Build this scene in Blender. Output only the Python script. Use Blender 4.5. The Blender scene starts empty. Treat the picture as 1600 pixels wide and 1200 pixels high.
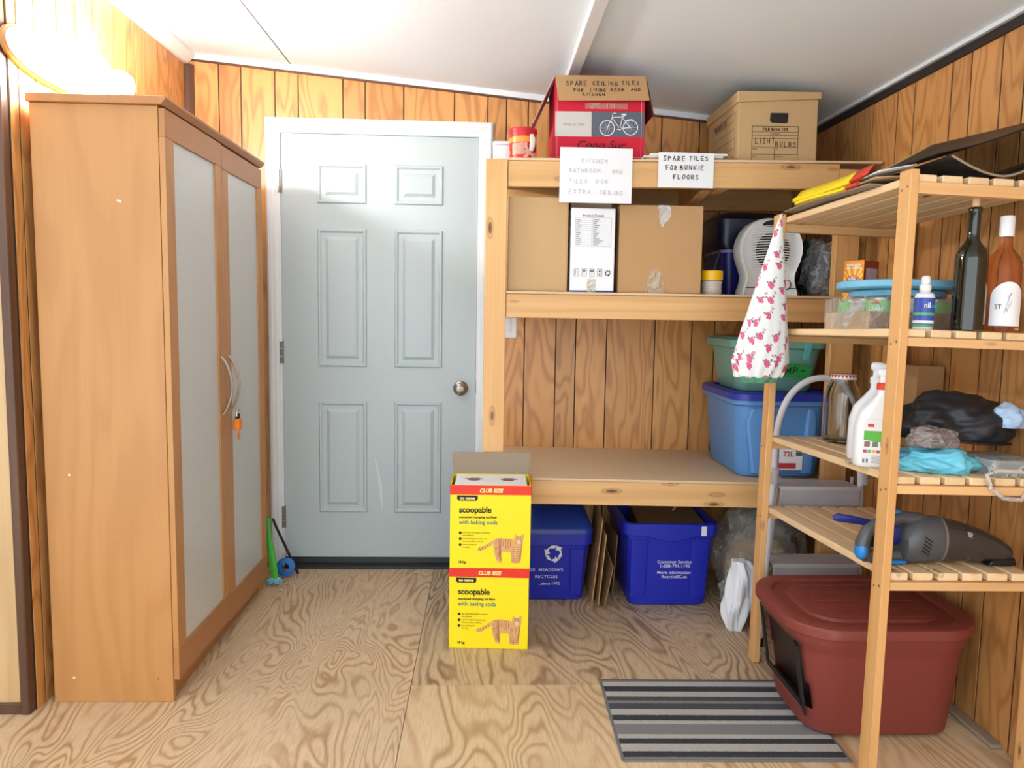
import bpy, bmesh, math, random
from mathutils import Vector, Matrix, noise as mnoise
R = math.radians
random.seed(7)
scn = bpy.context.scene
COL = scn.collection

# ------------------------------------------------------------------ camera
cam_d = bpy.data.cameras.new('camera'); cam = bpy.data.objects.new('camera', cam_d); COL.objects.link(cam)
cam_d.sensor_width = 36.0; cam_d.lens = 1180.0 / 1600.0 * 36.0; cam_d.clip_start = 0.05
_r = Vector((0.9992141, -0.03624796, 0.01603925)); _u = Vector((-0.01249018, 0.09609925, 0.99529339)); _f = Vector((0.03761872, 0.99471153, -0.09557098))
cam.matrix_world = Matrix(((_r.x, _u.x, -_f.x, 0.0), (_r.y, _u.y, -_f.y, 0.0), (_r.z, _u.z, -_f.z, 1.2), (0, 0, 0, 1)))
scn.camera = cam
# ------------------------------------------------------------------ world, exposure
scn.view_settings.view_transform = 'Standard'; scn.view_settings.look = 'None'; scn.view_settings.gamma = 1.0
scn.view_settings.use_curve_mapping = False
scn.view_settings.exposure = 1.1
scn.cycles.adaptive_threshold = 0.02; scn.cycles.max_bounces = 6; scn.cycles.diffuse_bounces = 3; scn.cycles.glossy_bounces = 3; scn.cycles.transmission_bounces = 6; scn.cycles.transparent_max_bounces = 12
scn.cycles.caustics_reflective = False; scn.cycles.caustics_refractive = False
w = bpy.data.worlds.new('world'); scn.world = w; w.use_nodes = True
w.node_tree.nodes['Background'].inputs[0].default_value = (0.87, 0.94, 1.0, 1); w.node_tree.nodes['Background'].inputs[1].default_value = 1.48
LAMP_POWER = 88.0

# ------------------------------------------------------------------ room size (metres)
XL, XR, YB, YF, XFAR = -1.312, 1.467, 3.454, -0.3, -2.7
def ceil_z(x): return 2.295 - 0.0906 * (x + 1.30)

# ================================================================== helpers
def lin(c):
    c = [v / 255.0 for v in c]
    return tuple((v / 12.92 if v <= 0.04045 else ((v + 0.055) / 1.055) ** 2.4) for v in c) + (1.0,)
class NT:
    def __init__(s, name):
        s.m = bpy.data.materials.new(name); s.m.use_nodes = True; s.t = s.m.node_tree
        s.b = s.t.nodes['Principled BSDF']; s.out = s.t.nodes['Material Output']
    def n(s, typ, ins=None, **props):
        nd = s.t.nodes.new(typ)
        for k, v in props.items(): setattr(nd, k, v)
        for k, v in (ins or {}).items(): s.set(nd.inputs[k], v)
        return nd
    def set(s, sock, v):
        if isinstance(v, bpy.types.NodeSocket): s.t.links.new(v, sock)
        elif isinstance(v, bpy.types.Node): s.t.links.new(v.outputs[0], sock)
        else: sock.default_value = v
    def math(s, op, a, b=0.0, c=0.0, clamp=False):
        return s.n('ShaderNodeMath', {0: a, 1: b, 2: c}, operation=op, use_clamp=clamp).outputs[0]
    def ramp(s, fac, stops, interp='LINEAR'):
        nd = s.n('ShaderNodeValToRGB', {0: fac}); cr = nd.color_ramp; cr.interpolation = interp
        while len(cr.elements) < len(stops): cr.elements.new(0.5)
        for e, (p, c) in zip(cr.elements, stops): e.position = p; e.color = c if len(c) == 4 else c + (1,)
        return nd.outputs[0]
    def mix(s, fac, a, b, mode='MIX'):
        nd = s.n('ShaderNodeMix', data_type='RGBA', blend_type=mode)
        s.set(nd.inputs[0], fac); s.set(nd.inputs[6], a); s.set(nd.inputs[7], b)
        return nd.outputs[2]
    def coord(s, scale=(1, 1, 1), rand=True, kind='Object'):
        tc = s.n('ShaderNodeTexCoord').outputs[kind]
        v = tc
        if rand:
            oi = s.n('ShaderNodeObjectInfo').outputs['Random']
            v = s.n('ShaderNodeVectorMath', {0: tc, 1: s.n('ShaderNodeVectorMath', {0: (37.0, 53.0, 71.0), 3: oi}, operation='SCALE').outputs[0]}, operation='ADD').outputs[0]
        return s.n('ShaderNodeVectorMath', {0: v, 1: scale}, operation='MULTIPLY').outputs[0]
    def noise(s, vec, scale=1.0, detail=2.0, dist=0.0, rough=0.5):
        return s.n('ShaderNodeTexNoise', {'Vector': vec, 'Scale': scale, 'Detail': detail, 'Distortion': dist, 'Roughness': rough}).outputs[0]
    def bump(s, h, strength=0.2, dist=0.002):
        s.set(s.b.inputs['Normal'], s.n('ShaderNodeBump', {'Height': h, 'Strength': strength, 'Distance': dist}).outputs[0])
    def p(s, **k):
        for a, v in k.items(): s.set(s.b.inputs[a.replace('_', ' ')], v)
        return s
def plain(name, rgb, rough=0.5, metal=0.0, var=0.04, bump=0.0, spec=0.5, scale=40):
    """one colour with a slight procedural unevenness"""
    t = NT(name); c = lin(rgb)
    n = t.noise(t.coord((1, 1, 1), rand=False), scale, 3)
    lo = tuple(v * (1 - var) for v in c[:3]) + (1,); hi = tuple(min(1, v * (1 + var)) for v in c[:3]) + (1,)
    t.p(Base_Color=t.mix(n, lo, hi), Roughness=rough, Metallic=metal); t.b.inputs['Specular IOR Level'].default_value = spec
    if bump: t.bump(n, bump, 0.003)
    return t.m
def wood(name, light, dark, axis='Z', rings=26.0, across=5.5, along=0.55, ringmix=0.55, fine=0.35, rough=0.45, knots=0.0, tint=0.12, rand=True, ringw=2.2):
    t = NT(name)
    sc = {'X': (along, across, across), 'Y': (across, along, across), 'Z': (across, across, along)}[axis]
    fs = {'X': (2.5, 140, 140), 'Y': (140, 2.5, 140), 'Z': (140, 140, 2.5)}[axis]
    v = t.coord(sc, rand); nz = t.noise(v, 1.0, 2.0, 0.25)
    nz2 = t.noise(t.coord(tuple(q * 4 for q in sc), rand), 1.0, 3.0)
    nz = t.math('ADD', nz, t.math('MULTIPLY', nz2, 0.05))
    s_ = t.math('SINE', t.math('MULTIPLY', nz, rings * 3.0))
    r_ = t.math('POWER', t.math('MULTIPLY_ADD', s_, 0.5, 0.5), ringw)
    fn = t.noise(t.coord(fs, rand), 1.0, 2.0)
    base = t.mix(t.math('MULTIPLY', r_, ringmix), lin(light), lin(dark))
    base = t.mix(t.math('MULTIPLY', t.math('SUBTRACT', 0.62, fn, clamp=True), fine * 3.0, clamp=True), base, lin(dark))
    big = t.noise(t.coord(tuple(q * .5 for q in sc), rand), 1.0, 1.0)
    base = t.mix(t.math('MULTIPLY', big, 0.35), base, lin(tuple(0.5 * (a + b) for a, b in zip(light, dark))))
    if rand and tint:
        oi = t.n('ShaderNodeObjectInfo').outputs['Random']
        f = t.math('MULTIPLY_ADD', oi, tint * 2, 1 - tint)
        base = t.mix(1.0, base, t.n('ShaderNodeCombineColor', {0: f, 1: f, 2: f}).outputs[0], 'MULTIPLY')
    if knots:
        ks = {'X': (4.5, 15, 15), 'Y': (15, 4.5, 15), 'Z': (15, 15, 4.5)}[axis]
        vo = t.n('ShaderNodeTexVoronoi', {'Vector': t.coord(ks, rand), 'Scale': 1.0, 'Randomness': 1.0}); d = vo.outputs['Distance']
        k = t.ramp(d, [(0.0, (1, 1, 1)), (0.09 * knots, (0.8, .8, .8)), (0.12 * knots, (0.15, .15, .15)), (0.16 * knots, (0.4, .4, .4)), (0.21 * knots, (0, 0, 0))])
        base = t.mix(k, base, lin((96, 52, 24)))
    t.p(Base_Color=base, Roughness=rough)
    t.bump(t.math('ADD', fn, r_), 0.08, 0.001)
    return t.m

class MB:
    """collects polygons for one mesh"""
    def __init__(s): s.v = []; s.f = []; s.uv = None
    def add(s, vs, fs):
        b = len(s.v); s.v += [tuple(q) for q in vs]; s.f += [tuple(i + b for i in q) for q in fs]; return s
    def box(s, x0, x1, y0, y1, z0, z1):
        return s.add([(x0, y0, z0), (x1, y0, z0), (x1, y1, z0), (x0, y1, z0), (x0, y0, z1), (x1, y0, z1), (x1, y1, z1), (x0, y1, z1)],
                     [(0, 3, 2, 1), (4, 5, 6, 7), (0, 1, 5, 4), (1, 2, 6, 5), (2, 3, 7, 6), (3, 0, 4, 7)])
    def hexa(s, b4, t4):
        return s.add(list(b4) + list(t4), [(0, 3, 2, 1), (4, 5, 6, 7), (0, 1, 5, 4), (1, 2, 6, 5), (2, 3, 7, 6), (3, 0, 4, 7)])
    def prism(s, poly, axis, a, b):
        """poly in the two other axes (x,z for Y; y,z for X; x,y for Z)"""
        def P(q, c): return {'X': (c, q[0], q[1]), 'Y': (q[0], c, q[1]), 'Z': (q[0], q[1], c)}[axis]
        n = len(poly)
        return s.add([P(q, a) for q in poly] + [P(q, b) for q in poly], [tuple(range(n))[::-1], tuple(range(n, 2 * n))] + [(i, (i + 1) % n, n + (i + 1) % n, n + i) for i in range(n)])
    def poly(s, pts): return s.add(pts, [tuple(range(len(pts)))])
    def loft(s, rings, cap0=True, cap1=True, skip=None):
        n = len(rings[0]); b = len(s.v)
        for r in rings: s.v += [tuple(q) for q in r]
        for j in range(len(rings) - 1):
            for i in range(n):
                if skip and skip(i, j): continue
                s.f.append((b + j * n + i, b + j * n + (i + 1) % n, b + (j + 1) * n + (i + 1) % n, b + (j + 1) * n + i))
        if cap0: s.f.append(tuple(b + i for i in range(n))[::-1])
        if cap1: s.f.append(tuple(b + (len(rings) - 1) * n + i for i in range(n)))
        return s
    def lathe(s, prof, n=24, c=(0, 0), cap0=True, cap1=True, sx=1.0, sy=1.0):
        return s.loft([[(c[0] + r * sx * math.cos(2 * math.pi * i / n), c[1] + r * sy * math.sin(2 * math.pi * i / n), z) for i in range(n)] for r, z in prof], cap0, cap1)
    def tube(s, pts, r, n=8, closed=False, flat=None):
        pts = [Vector(q) for q in pts]; rings = []; m = len(pts); prev = None
        for i, q in enumerate(pts):
            if closed: d = pts[(i + 1) % m] - pts[i - 1]
            else: d = pts[min(i + 1, m - 1)] - pts[max(i - 1, 0)]
            d.normalize()
            a = prev if prev is not None else (Vector((0, 0, 1)) if abs(d.z) < .9 else Vector((1, 0, 0)))
            a = (a - d * a.dot(d)).normalized(); bb = d.cross(a); prev = a
            rr = r[i] if isinstance(r, (list, tuple)) else r
            k2 = flat or 1.0
            rings.append([q + a * rr * math.cos(2 * math.pi * k / n) + bb * rr * k2 * math.sin(2 * math.pi * k / n) for k in range(n)])
        if closed: rings.append(rings[0])
        return s.loft(rings, not closed, not closed)
    def grid(s, fn, nu, nv):
        b = len(s.v)
        for j in range(nv + 1):
            for i in range(nu + 1): s.v.append(tuple(fn(i / nu, j / nv)))
        for j in range(nv):
            for i in range(nu):
                a = b + j * (nu + 1) + i; s.f.append((a, a + 1, a + nu + 2, a + nu + 1))
        return s
    def sphere(s, c, r, n=20, m=12, sx=1, sy=1, sz=1):
        prof = [(max(1e-4, math.sin(math.pi * k / m)), -math.cos(math.pi * k / m)) for k in range(m + 1)]
        return s.loft([[(c[0] + r * sx * q * math.cos(2 * math.pi * i / n), c[1] + r * sy * q * math.sin(2 * math.pi * i / n), c[2] + r * sz * z) for i in range(n)] for q, z in prof])
    def xf(s, M): s.v = [tuple(M @ Vector(q)) for q in s.v]; return s
def rrect(x0, x1, y0, y1, r, z, k=5):
    pts = []
    for cx, cy, a0 in ((x1 - r, y0 + r, -90), (x1 - r, y1 - r, 0), (x0 + r, y1 - r, 90), (x0 + r, y0 + r, 180)):
        for i in range(k + 1):
            a = R(a0 + 90 * i / k); pts.append((cx + r * math.cos(a), cy + r * math.sin(a), z))
    return pts
def rbox(mb, x0, x1, y0, y1, z0, z1, r, e=0.0, k=5):
    """upright rounded box with a small edge rounding e"""
    if e: return mb.loft([rrect(x0 + e, x1 - e, y0 + e, y1 - e, max(r - e, .0005), z0, k), rrect(x0, x1, y0, y1, r, z0 + e, k), rrect(x0, x1, y0, y1, r, z1 - e, k), rrect(x0 + e, x1 - e, y0 + e, y1 - e, max(r - e, .0005), z1, k)])
    return mb.loft([rrect(x0, x1, y0, y1, r, z0, k), rrect(x0, x1, y0, y1, r, z1, k)])

def wm(o):
    m = o.matrix_basis.copy()
    while o.parent is not None: o = o.parent; m = o.matrix_basis @ m
    return m
def mk(name, mb, mat, parent=None, bevel=0.0, smooth=35, world=False, solid=0.0, seg=2, mods=()):
    me = bpy.data.meshes.new(name)
    v = mb.v
    if world and parent is not None:
        inv = wm(parent).inverted(); v = [tuple(inv @ Vector(q)) for q in v]
    me.from_pydata(v, [], mb.f); me.update()
    bm = bmesh.new(); bm.from_mesh(me); bmesh.ops.recalc_face_normals(bm, faces=bm.faces); bm.to_mesh(me); bm.free()
    if smooth:
        for pl in me.polygons: pl.use_smooth = True
        me.set_sharp_from_angle(angle=R(smooth))
    if mb.uv: 
        uvl = me.uv_layers.new(name='UVMap')
        for lp in me.loops: uvl.data[lp.index].uv = mb.uv[lp.vertex_index]
    me.materials.append(mat)
    o = bpy.data.objects.new(name, me); COL.objects.link(o)
    if parent is not None: o.parent = parent
    if solid: m = o.modifiers.new('thickness', 'SOLIDIFY'); m.thickness = solid; m.offset = -1
    if bevel: m = o.modifiers.new('edges', 'BEVEL'); m.width = bevel; m.segments = seg; m.limit_method = 'ANGLE'; m.angle_limit = R(40)
    return o
def tag(o, label, cat=None, group=None, kind=None):
    o['label'] = label
    if cat: o['category'] = cat
    if group: o['group'] = group
    if kind: o['kind'] = kind
    return o
def thing(name, label, cat, loc=(0, 0, 0), rotz=0.0, group=None, mat4=None):
    o = bpy.data.objects.new(name, None); COL.objects.link(o); o.empty_display_size = 0.05
    if mat4 is not None: o.matrix_basis = mat4
    else: o.location = loc; o.rotation_euler = (0, 0, rotz); o.matrix_basis = Matrix.Translation(loc) @ Matrix.Rotation(rotz, 4, 'Z')
    tag(o, label, cat, group); return o
def struct(name, label, cat, loc=(0, 0, 0)):
    o = thing(name, label, cat, loc); o['kind'] = 'structure'; return o
def dup_part(o, parent, M=None):
    c = o.copy(); COL.objects.link(c); c.parent = parent
    if M is not None: c.matrix_basis = M
    return c

# flat print -----------------------------------------------------------------
def text(txt, size, mat, parent, loc, rot=(R(90), 0, 0), align='LEFT', bold=0.0, shear=0.0, name='lettering', sx=1.0, M=None, spacing=1.0):
    cu = bpy.data.curves.new(name, 'FONT'); cu.body = txt; cu.size = size; cu.align_x = align; cu.offset = bold; cu.shear = shear; cu.space_character = spacing
    cu.fill_mode = 'FRONT'; cu.resolution_u = 3
    tmp = bpy.data.objects.new('tmp', cu); COL.objects.link(tmp)
    dg = bpy.context.evaluated_depsgraph_get(); me = bpy.data.meshes.new_from_object(tmp.evaluated_get(dg))
    bpy.data.objects.remove(tmp); bpy.data.curves.remove(cu)
    me.materials.clear(); me.materials.append(mat)
    o = bpy.data.objects.new(name, me); me.name = name; COL.objects.link(o); o.parent = parent
    MM = M if M is not None else Matrix.Translation(loc) @ Matrix.Rotation(rot[2], 4, 'Z') @ Matrix.Rotation(rot[1], 4, 'Y') @ Matrix.Rotation(rot[0], 4, 'X')
    o.matrix_basis = MM @ Matrix.Scale(sx, 4, (1, 0, 0))
    return o
GL = {  # hand-drawn capitals as strokes in a unit box
 'A': [[(0, 0), (.45, 1), (.9, 0)], [(.2, .4), (.7, .4)]], 'B': [[(0, 0), (0, 1), (.6, .85), (.55, .6), (0, .5), (.7, .35), (.6, .05), (0, 0)]],
 'C': [[(.8, .85), (.4, 1), (0, .6), (.1, .15), (.45, 0), (.8, .1)]], 'D': [[(0, 0), (0, 1), (.6, .8), (.7, .35), (.4, 0), (0, 0)]],
 'E': [[(.75, 1), (0, 1), (0, 0), (.75, 0)], [(0, .52), (.6, .52)]], 'F': [[(.75, 1), (0, .95), (.05, 0)], [(0, .52), (.55, .55)]],
 'G': [[(.8, .85), (.4, 1), (0, .55), (.2, .05), (.7, .05), (.75, .45), (.45, .45)]], 'H': [[(0, 0), (0, 1)], [(.7, 0), (.7, 1)], [(0, .5), (.7, .5)]],
 'I': [[(.2, 0), (.25, 1)]], 'K': [[(0, 0), (0, 1)], [(.7, 1), (0, .45), (.75, 0)]], 'L': [[(0, 1), (0, 0), (.65, 0)]],
 'M': [[(0, 0), (.1, 1), (.45, .3), (.8, 1), (.9, 0)]], 'N': [[(0, 0), (0, 1), (.7, 0), (.7, 1)]],
 'O': [[(.4, 1), (0, .6), (.1, .1), (.5, 0), (.8, .4), (.65, .9), (.4, 1)]], 'P': [[(0, 0), (0, 1), (.65, .85), (.6, .55), (0, .45)]],
 'R': [[(0, 0), (0, 1), (.65, .85), (.55, .55), (0, .48), (.7, 0)]], 'S': [[(.7, .9), (.3, 1), (.05, .75), (.6, .4), (.55, .05), (0, .05)]],
 'T': [[(0, 1), (.8, 1)], [(.4, 1), (.38, 0)]], 'U': [[(0, 1), (.05, .2), (.35, 0), (.65, .2), (.7, 1)]], 'V': [[(0, 1), (.35, 0), (.75, 1)]],
 'W': [[(0, 1), (.2, 0), (.45, .7), (.65, 0), (.9, 1)]], 'X': [[(0, 0), (.7, 1)], [(0, 1), (.7, 0)]], 'Y': [[(0, 1), (.35, .5), (.75, 1)], [(.35, .5), (.3, 0)]],
 'Z': [[(0, 1), (.7, 1), (0, 0), (.7, 0)]], '-': [[(0, .5), (.6, .5)]]}
def ribbon(mb, pts, wd, put):
    """flat stroke; pts 2-D, put maps 2-D to 3-D"""
    for (a, b) in zip(pts[:-1], pts[1:]):
        dx, dy = b[0] - a[0], b[1] - a[1]; L = math.hypot(dx, dy) or 1e-6
        nx, ny = -dy / L * wd / 2, dx / L * wd / 2; ex, ey = dx / L * wd * .35, dy / L * wd * .35
        mb.add([put(a[0] - ex + nx, a[1] - ey + ny), put(a[0] - ex - nx, a[1] - ey - ny), put(b[0] + ex - nx, b[1] + ey - ny), put(b[0] + ex + nx, b[1] + ey + ny)], [(0, 1, 2, 3)])
def hand(lines, mat, parent, put, name='handwriting', wd=0.0022, jit=0.06, seed=1):
    """lines: (text, x, y, height, letter pitch)"""
    rnd = random.Random(seed); mb = MB()
    for txt, x, y, h, pitch in lines:
        for ch in txt:
            for st in GL.get(ch, []):
                ribbon(mb, [(x + (q[0] + rnd.uniform(-jit, jit)) * pitch * .72, y + (q[1] + rnd.uniform(-jit, jit)) * h) for q in st], wd, put)
            x += pitch * (0.62 if ch in 'I ' else 1.0); y += rnd.uniform(-.05, .05) * h
    return mk(name, mb, mat, parent, smooth=0)
def disc(mb, c, r, put, n=16, r0=None):
    if r0 is None: mb.add([put(c[0] + r * math.cos(2 * math.pi * i / n), c[1] + r * math.sin(2 * math.pi * i / n)) for i in range(n)], [tuple(range(n))])
    else:
        a = [put(c[0] + q * math.cos(2 * math.pi * i / n), c[1] + q * math.sin(2 * math.pi * i / n)) for q in (r, r0) for i in range(n)]
        mb.add(a, [(i, (i + 1) % n, n + (i + 1) % n, n + i) for i in range(n)])
    return mb
def rect(mb, x0, x1, y0, y1, put): return mb.add([put(x0, y0), put(x1, y0), put(x1, y1), put(x0, y1)], [(0, 1, 2, 3)])
def frame(mb, x0, x1, y0, y1, wd, put):
    rect(mb, x0, x1, y0, y0 + wd, put); rect(mb, x0, x1, y1 - wd, y1, put); rect(mb, x0, x0 + wd, y0 + wd, y1 - wd, put); rect(mb, x1 - wd, x1, y0 + wd, y1 - wd, put); return mb
def recycle_mark(mb, cx, cy, s, put):
    for k in range(3):
        a = R(90 + 120 * k)
        def rot(q): return (cx + s * (q[0] * math.cos(a) - q[1] * math.sin(a)), cy + s * (q[0] * math.sin(a) + q[1] * math.cos(a)))
        # a bent bar around one corner, then an arrow head
        for poly in ([(.95, -.28), (.95, .28), (.62, .5), (.62, -.12)], [(.62, .5), (.95, .28), (.38, .95), (.12, .62)], [(.02, .38), (.52, 1.08), (-.2, .98)]):
            mb.add([put(*rot(q)) for q in poly], [tuple(range(len(poly)))])
    return mb

# ================================================================== materials
M = {}
M['panel'] = wood('honey_panelling', (218, 160, 96), (156, 96, 46), 'Z', rings=24, across=6.0, along=1.25, ringmix=0.55, fine=0.10, rough=0.38, tint=0.13, ringw=2.6)
M['panel_pale'] = wood('pale_panelling', (214, 180, 132), (176, 138, 92), 'Z', rings=12, across=5, along=0.8, ringmix=0.4, fine=0.2, tint=0.03)
M['groove'] = plain('groove_dark', (52, 32, 20), 0.8)
M['brown_trim'] = wood('dark_brown_trim', (104, 72, 52), (70, 46, 32), 'Z', rings=10, fine=0.3, tint=0.05)
M['white_trim'] = plain('white_trim_paint', (236, 240, 242), 0.35, var=0.02)
M['black_trim'] = plain('black_trim', (38, 30, 26), 0.6)
M['ceiling'] = plain('ceiling_board', (232, 243, 250), 0.75, var=0.03, bump=0.15, scale=160)
M['door'] = plain('door_paint', (190, 203, 205), 0.42, var=0.015)
M['pine'] = wood('pine_stud', (230, 182, 120), (200, 140, 78), 'Z', rings=9, across=9, along=0.5, ringmix=0.45, fine=0.25, rough=0.5, knots=1.0, tint=0.05)
M['pine_x'] = wood('pine_beam', (230, 184, 124), (198, 144, 84), 'X', rings=9, across=9, along=0.5, ringmix=0.45, fine=0.25, rough=0.5, knots=1.0, tint=0.05)
M['slat_pine'] = wood('slat_pine', (230, 186, 130), (200, 146, 90), 'X', rings=7, across=11, along=0.6, ringmix=0.4, fine=0.2, rough=0.5, knots=0.7, tint=0.07)
M['post_pine'] = wood('post_pine', (230, 180, 118), (200, 138, 78), 'Z', rings=7, across=11, along=0.6, ringmix=0.4, fine=0.25, rough=0.45, knots=0.6, tint=0.05)
M['bar_pine'] = wood('bar_pine', (242, 212, 168), (216, 174, 122), 'Y', rings=7, across=11, along=0.6, ringmix=0.4, fine=0.25, rough=0.45, knots=0.8, tint=0.05)
M['veneer'] = wood('wardrobe_veneer', (196, 142, 84), (166, 110, 58), 'Z', rings=14, across=4.0, along=0.7, ringmix=0.30, fine=0.14, rough=0.42, tint=0.0, rand=False)
M['veneer_h'] = wood('wardrobe_veneer_rail', (186, 130, 78), (158, 102, 56), 'Y', rings=5, across=6, along=0.5, ringmix=0.3, fine=0.13, rough=0.42, tint=0.0, rand=False)
M['frosted'] = plain('frosted_panel', (206, 208, 206), 0.28, var=0.02)
M['steel'] = plain('brushed_steel', (190, 184, 176), 0.32, 1.0, var=0.05)
M['nickel'] = plain('satin_nickel', (170, 164, 154), 0.28, 1.0, var=0.05)
M['dark_metal'] = plain('dark_hinge_metal', (150, 145, 136), 0.42, 0.8)
M['black'] = plain('black_plastic', (18, 18, 20), 0.45)
M['ink'] = plain('black_ink', (24, 24, 24), 0.7)
M['marker'] = plain('marker_ink', (40, 34, 30), 0.7)
M['pencil'] = plain('faded_pencil', (186, 190, 200), 0.8)
M['white_ink'] = plain('white_print', (236, 238, 240), 0.6)
M['grey_ink'] = plain('grey_print', (150, 152, 156), 0.6)
M['paper'] = plain('paper', (240, 241, 244), 0.7, var=0.015)
M['white_plastic'] = plain('white_plastic', (238, 240, 242), 0.35, var=0.015)
M['white_enamel'] = plain('white_enamel', (232, 232, 238), 0.3, var=0.015)
M['ladder_step'] = plain('grey_ladder_step', (190, 186, 192), 0.5)
M['orange'] = plain('orange_plastic', (245, 132, 24), 0.4)
def cardboard(name, rgb, axis='Z'):
    t = NT(name); c = lin(rgb); d = tuple(v * .86 for v in c[:3]) + (1,)
    sc = {'Z': (220, 220, 4), 'X': (4, 220, 220), 'Y': (220, 4, 220)}[axis]
    n = t.noise(t.coord(sc), 1, 2); n2 = t.noise(t.coord((3, 3, 3)), 1, 3)
    t.p(Base_Color=t.mix(t.math('ADD', t.math('MULTIPLY', n, .5), t.math('MULTIPLY', n2, .5)), d, c), Roughness=0.8); t.bump(n, .12, .001); return t.m
M['card'] = cardboard('brown_cardboard', (194, 152, 104)); M['card_tan'] = cardboard('tan_cardboard', (206, 170, 122)); M['card_dark'] = cardboard('dark_cardboard', (150, 116, 78))
M['deck'] = cardboard('fibreboard_deck', (228, 198, 160), 'X')
M['card_grey'] = cardboard('grey_cardboard', (158, 140, 118))
def plywood(name, light, mid, dark, seed, scale=1.0, lines=1.0):
    t = NT(name); tc = t.n('ShaderNodeTexCoord').outputs['Object']
    v = t.n('ShaderNodeVectorMath', {0: t.n('ShaderNodeVectorMath', {0: tc, 1: (seed, seed * 1.7, 0)}, operation='ADD').outputs[0], 1: (3.4 * scale, 0.95 * scale, 1)}, operation='MULTIPLY').outputs[0]
    f1 = t.noise(v, 1.0, 2.0, 0.7, 0.45); f2 = t.noise(v, 7.0, 2.0, 0.6)
    f = t.math('ADD', f1, t.math('MULTIPLY', f2, 0.018))
    s_ = t.math('MULTIPLY_ADD', t.math('SINE', t.math('MULTIPLY', f, 150.0 * lines)), .5, .5)
    ln = t.math('POWER', s_, 2.6)
    v2 = t.n('ShaderNodeVectorMath', {0: tc, 1: (170, 16, 1)}, operation='MULTIPLY').outputs[0]
    fib = t.noise(v2, 1.0, 2.0)
    patch = t.noise(tc, 1.6, 3.0)
    col = t.mix(patch, lin(light), lin(mid))
    amt = t.ramp(t.noise(v, 1.7, 2.0), [(0.32, (.25, .25, .25)), (0.62, (1, 1, 1))])
    col = t.mix(t.math('MULTIPLY', t.math('MULTIPLY', ln, amt), 0.85), col, lin(dark))
    col = t.mix(t.math('MULTIPLY', t.math('SUBTRACT', fib, .45, clamp=True), 1.2, clamp=True), col, lin(dark))
    stain = t.ramp(t.noise(tc, 2.6, 4.0, 0.5), [(0.5, (0, 0, 0)), (0.72, (1, 1, 1))])
    col = t.mix(t.math('MULTIPLY', stain, 0.3), col, lin((170, 148, 122)))
    kn = t.n('ShaderNodeTexVoronoi', {'Vector': t.n('ShaderNodeVectorMath', {0: tc, 1: (3.1, 2.3, 1)}, operation='MULTIPLY').outputs[0], 'Scale': 1.0}).outputs['Distance']
    col = t.mix(t.ramp(kn, [(0, (1, 1, 1)), (.03, (.7, .7, .7)), (.05, (.25, .25, .25)), (.075, (0, 0, 0))]), col, lin((140, 98, 62)))
    t.p(Base_Color=col, Roughness=0.55); t.bump(t.math('ADD', ln, fib), 0.1, .001); return t.m
M['ply1'] = plywood('plywood_left', (230, 206, 172), (216, 182, 142), (172, 128, 86), 3.3, 1.25, 1.25)
M['ply2'] = plywood('plywood_back', (218, 192, 158), (204, 172, 134), (122, 86, 56), 11.2, 0.95, 1.15)
M['ply3'] = plywood('plywood_near', (234, 210, 172), (216, 184, 142), (178, 136, 92), 6.9, 0.85, 1.1)
def glassy(name, rgb, rough=0.02, ior=1.45):
    t = NT(name); t.p(Base_Color=lin(rgb), Roughness=rough, IOR=ior); t.b.inputs['Transmission Weight'].default_value = 1.0; return t.m
def film(name, rgb, opac=0.25, rough=0.12):
    """thin clear plastic: mostly see-through with creased highlights"""
    t = NT(name); n = t.noise(t.coord((1, 1, 1)), 26, 3, 0.8)
    rd = t.math('SUBTRACT', 1.0, t.math('MULTIPLY', t.math('ABSOLUTE', t.math('SUBTRACT', t.noise(t.coord((1, 1, 1)), 14, 2, 1.2), .5)), 16.0), clamp=True)
    t.p(Base_Color=lin(rgb), Roughness=rough); t.bump(t.math('ADD', n, rd), .7, .006)
    tr = t.n('ShaderNodeBsdfTransparent'); tr.inputs[0].default_value = (0.96, 0.96, 0.96, 1)
    mx = t.n('ShaderNodeMixShader'); fac = t.math('MULTIPLY_ADD', rd, min(.5, opac * 1.2), opac)
    t.t.links.new(fac, mx.inputs[0]); t.t.links.new(tr.outputs[0], mx.inputs[1]); t.t.links.new(t.b.outputs[0], mx.inputs[2]); t.t.links.new(mx.outputs[0], t.out.inputs[0]); return t.m

# ================================================================== the room shell
fl = struct('floor', 'worn plywood sheet floor with swirling grain', 'floor')
mk('subfloor', MB().box(XFAR, XR + .05, YF, YB + .05, -.05, -.019), M['groove'], fl, smooth=0)
for x0, x1, y0, y1, m in ((XFAR, -.2215, YF, YB + .04, 'ply1'), (-.2195, XR + .04, 2.334, YB + .04, 'ply2'), (-.2195, XR + .04, YF, 2.332, 'ply3')):
    mk('plywood_sheet', MB().box(x0, x1, y0, y1, -.018, 0), M[m], fl, smooth=0)

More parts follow.
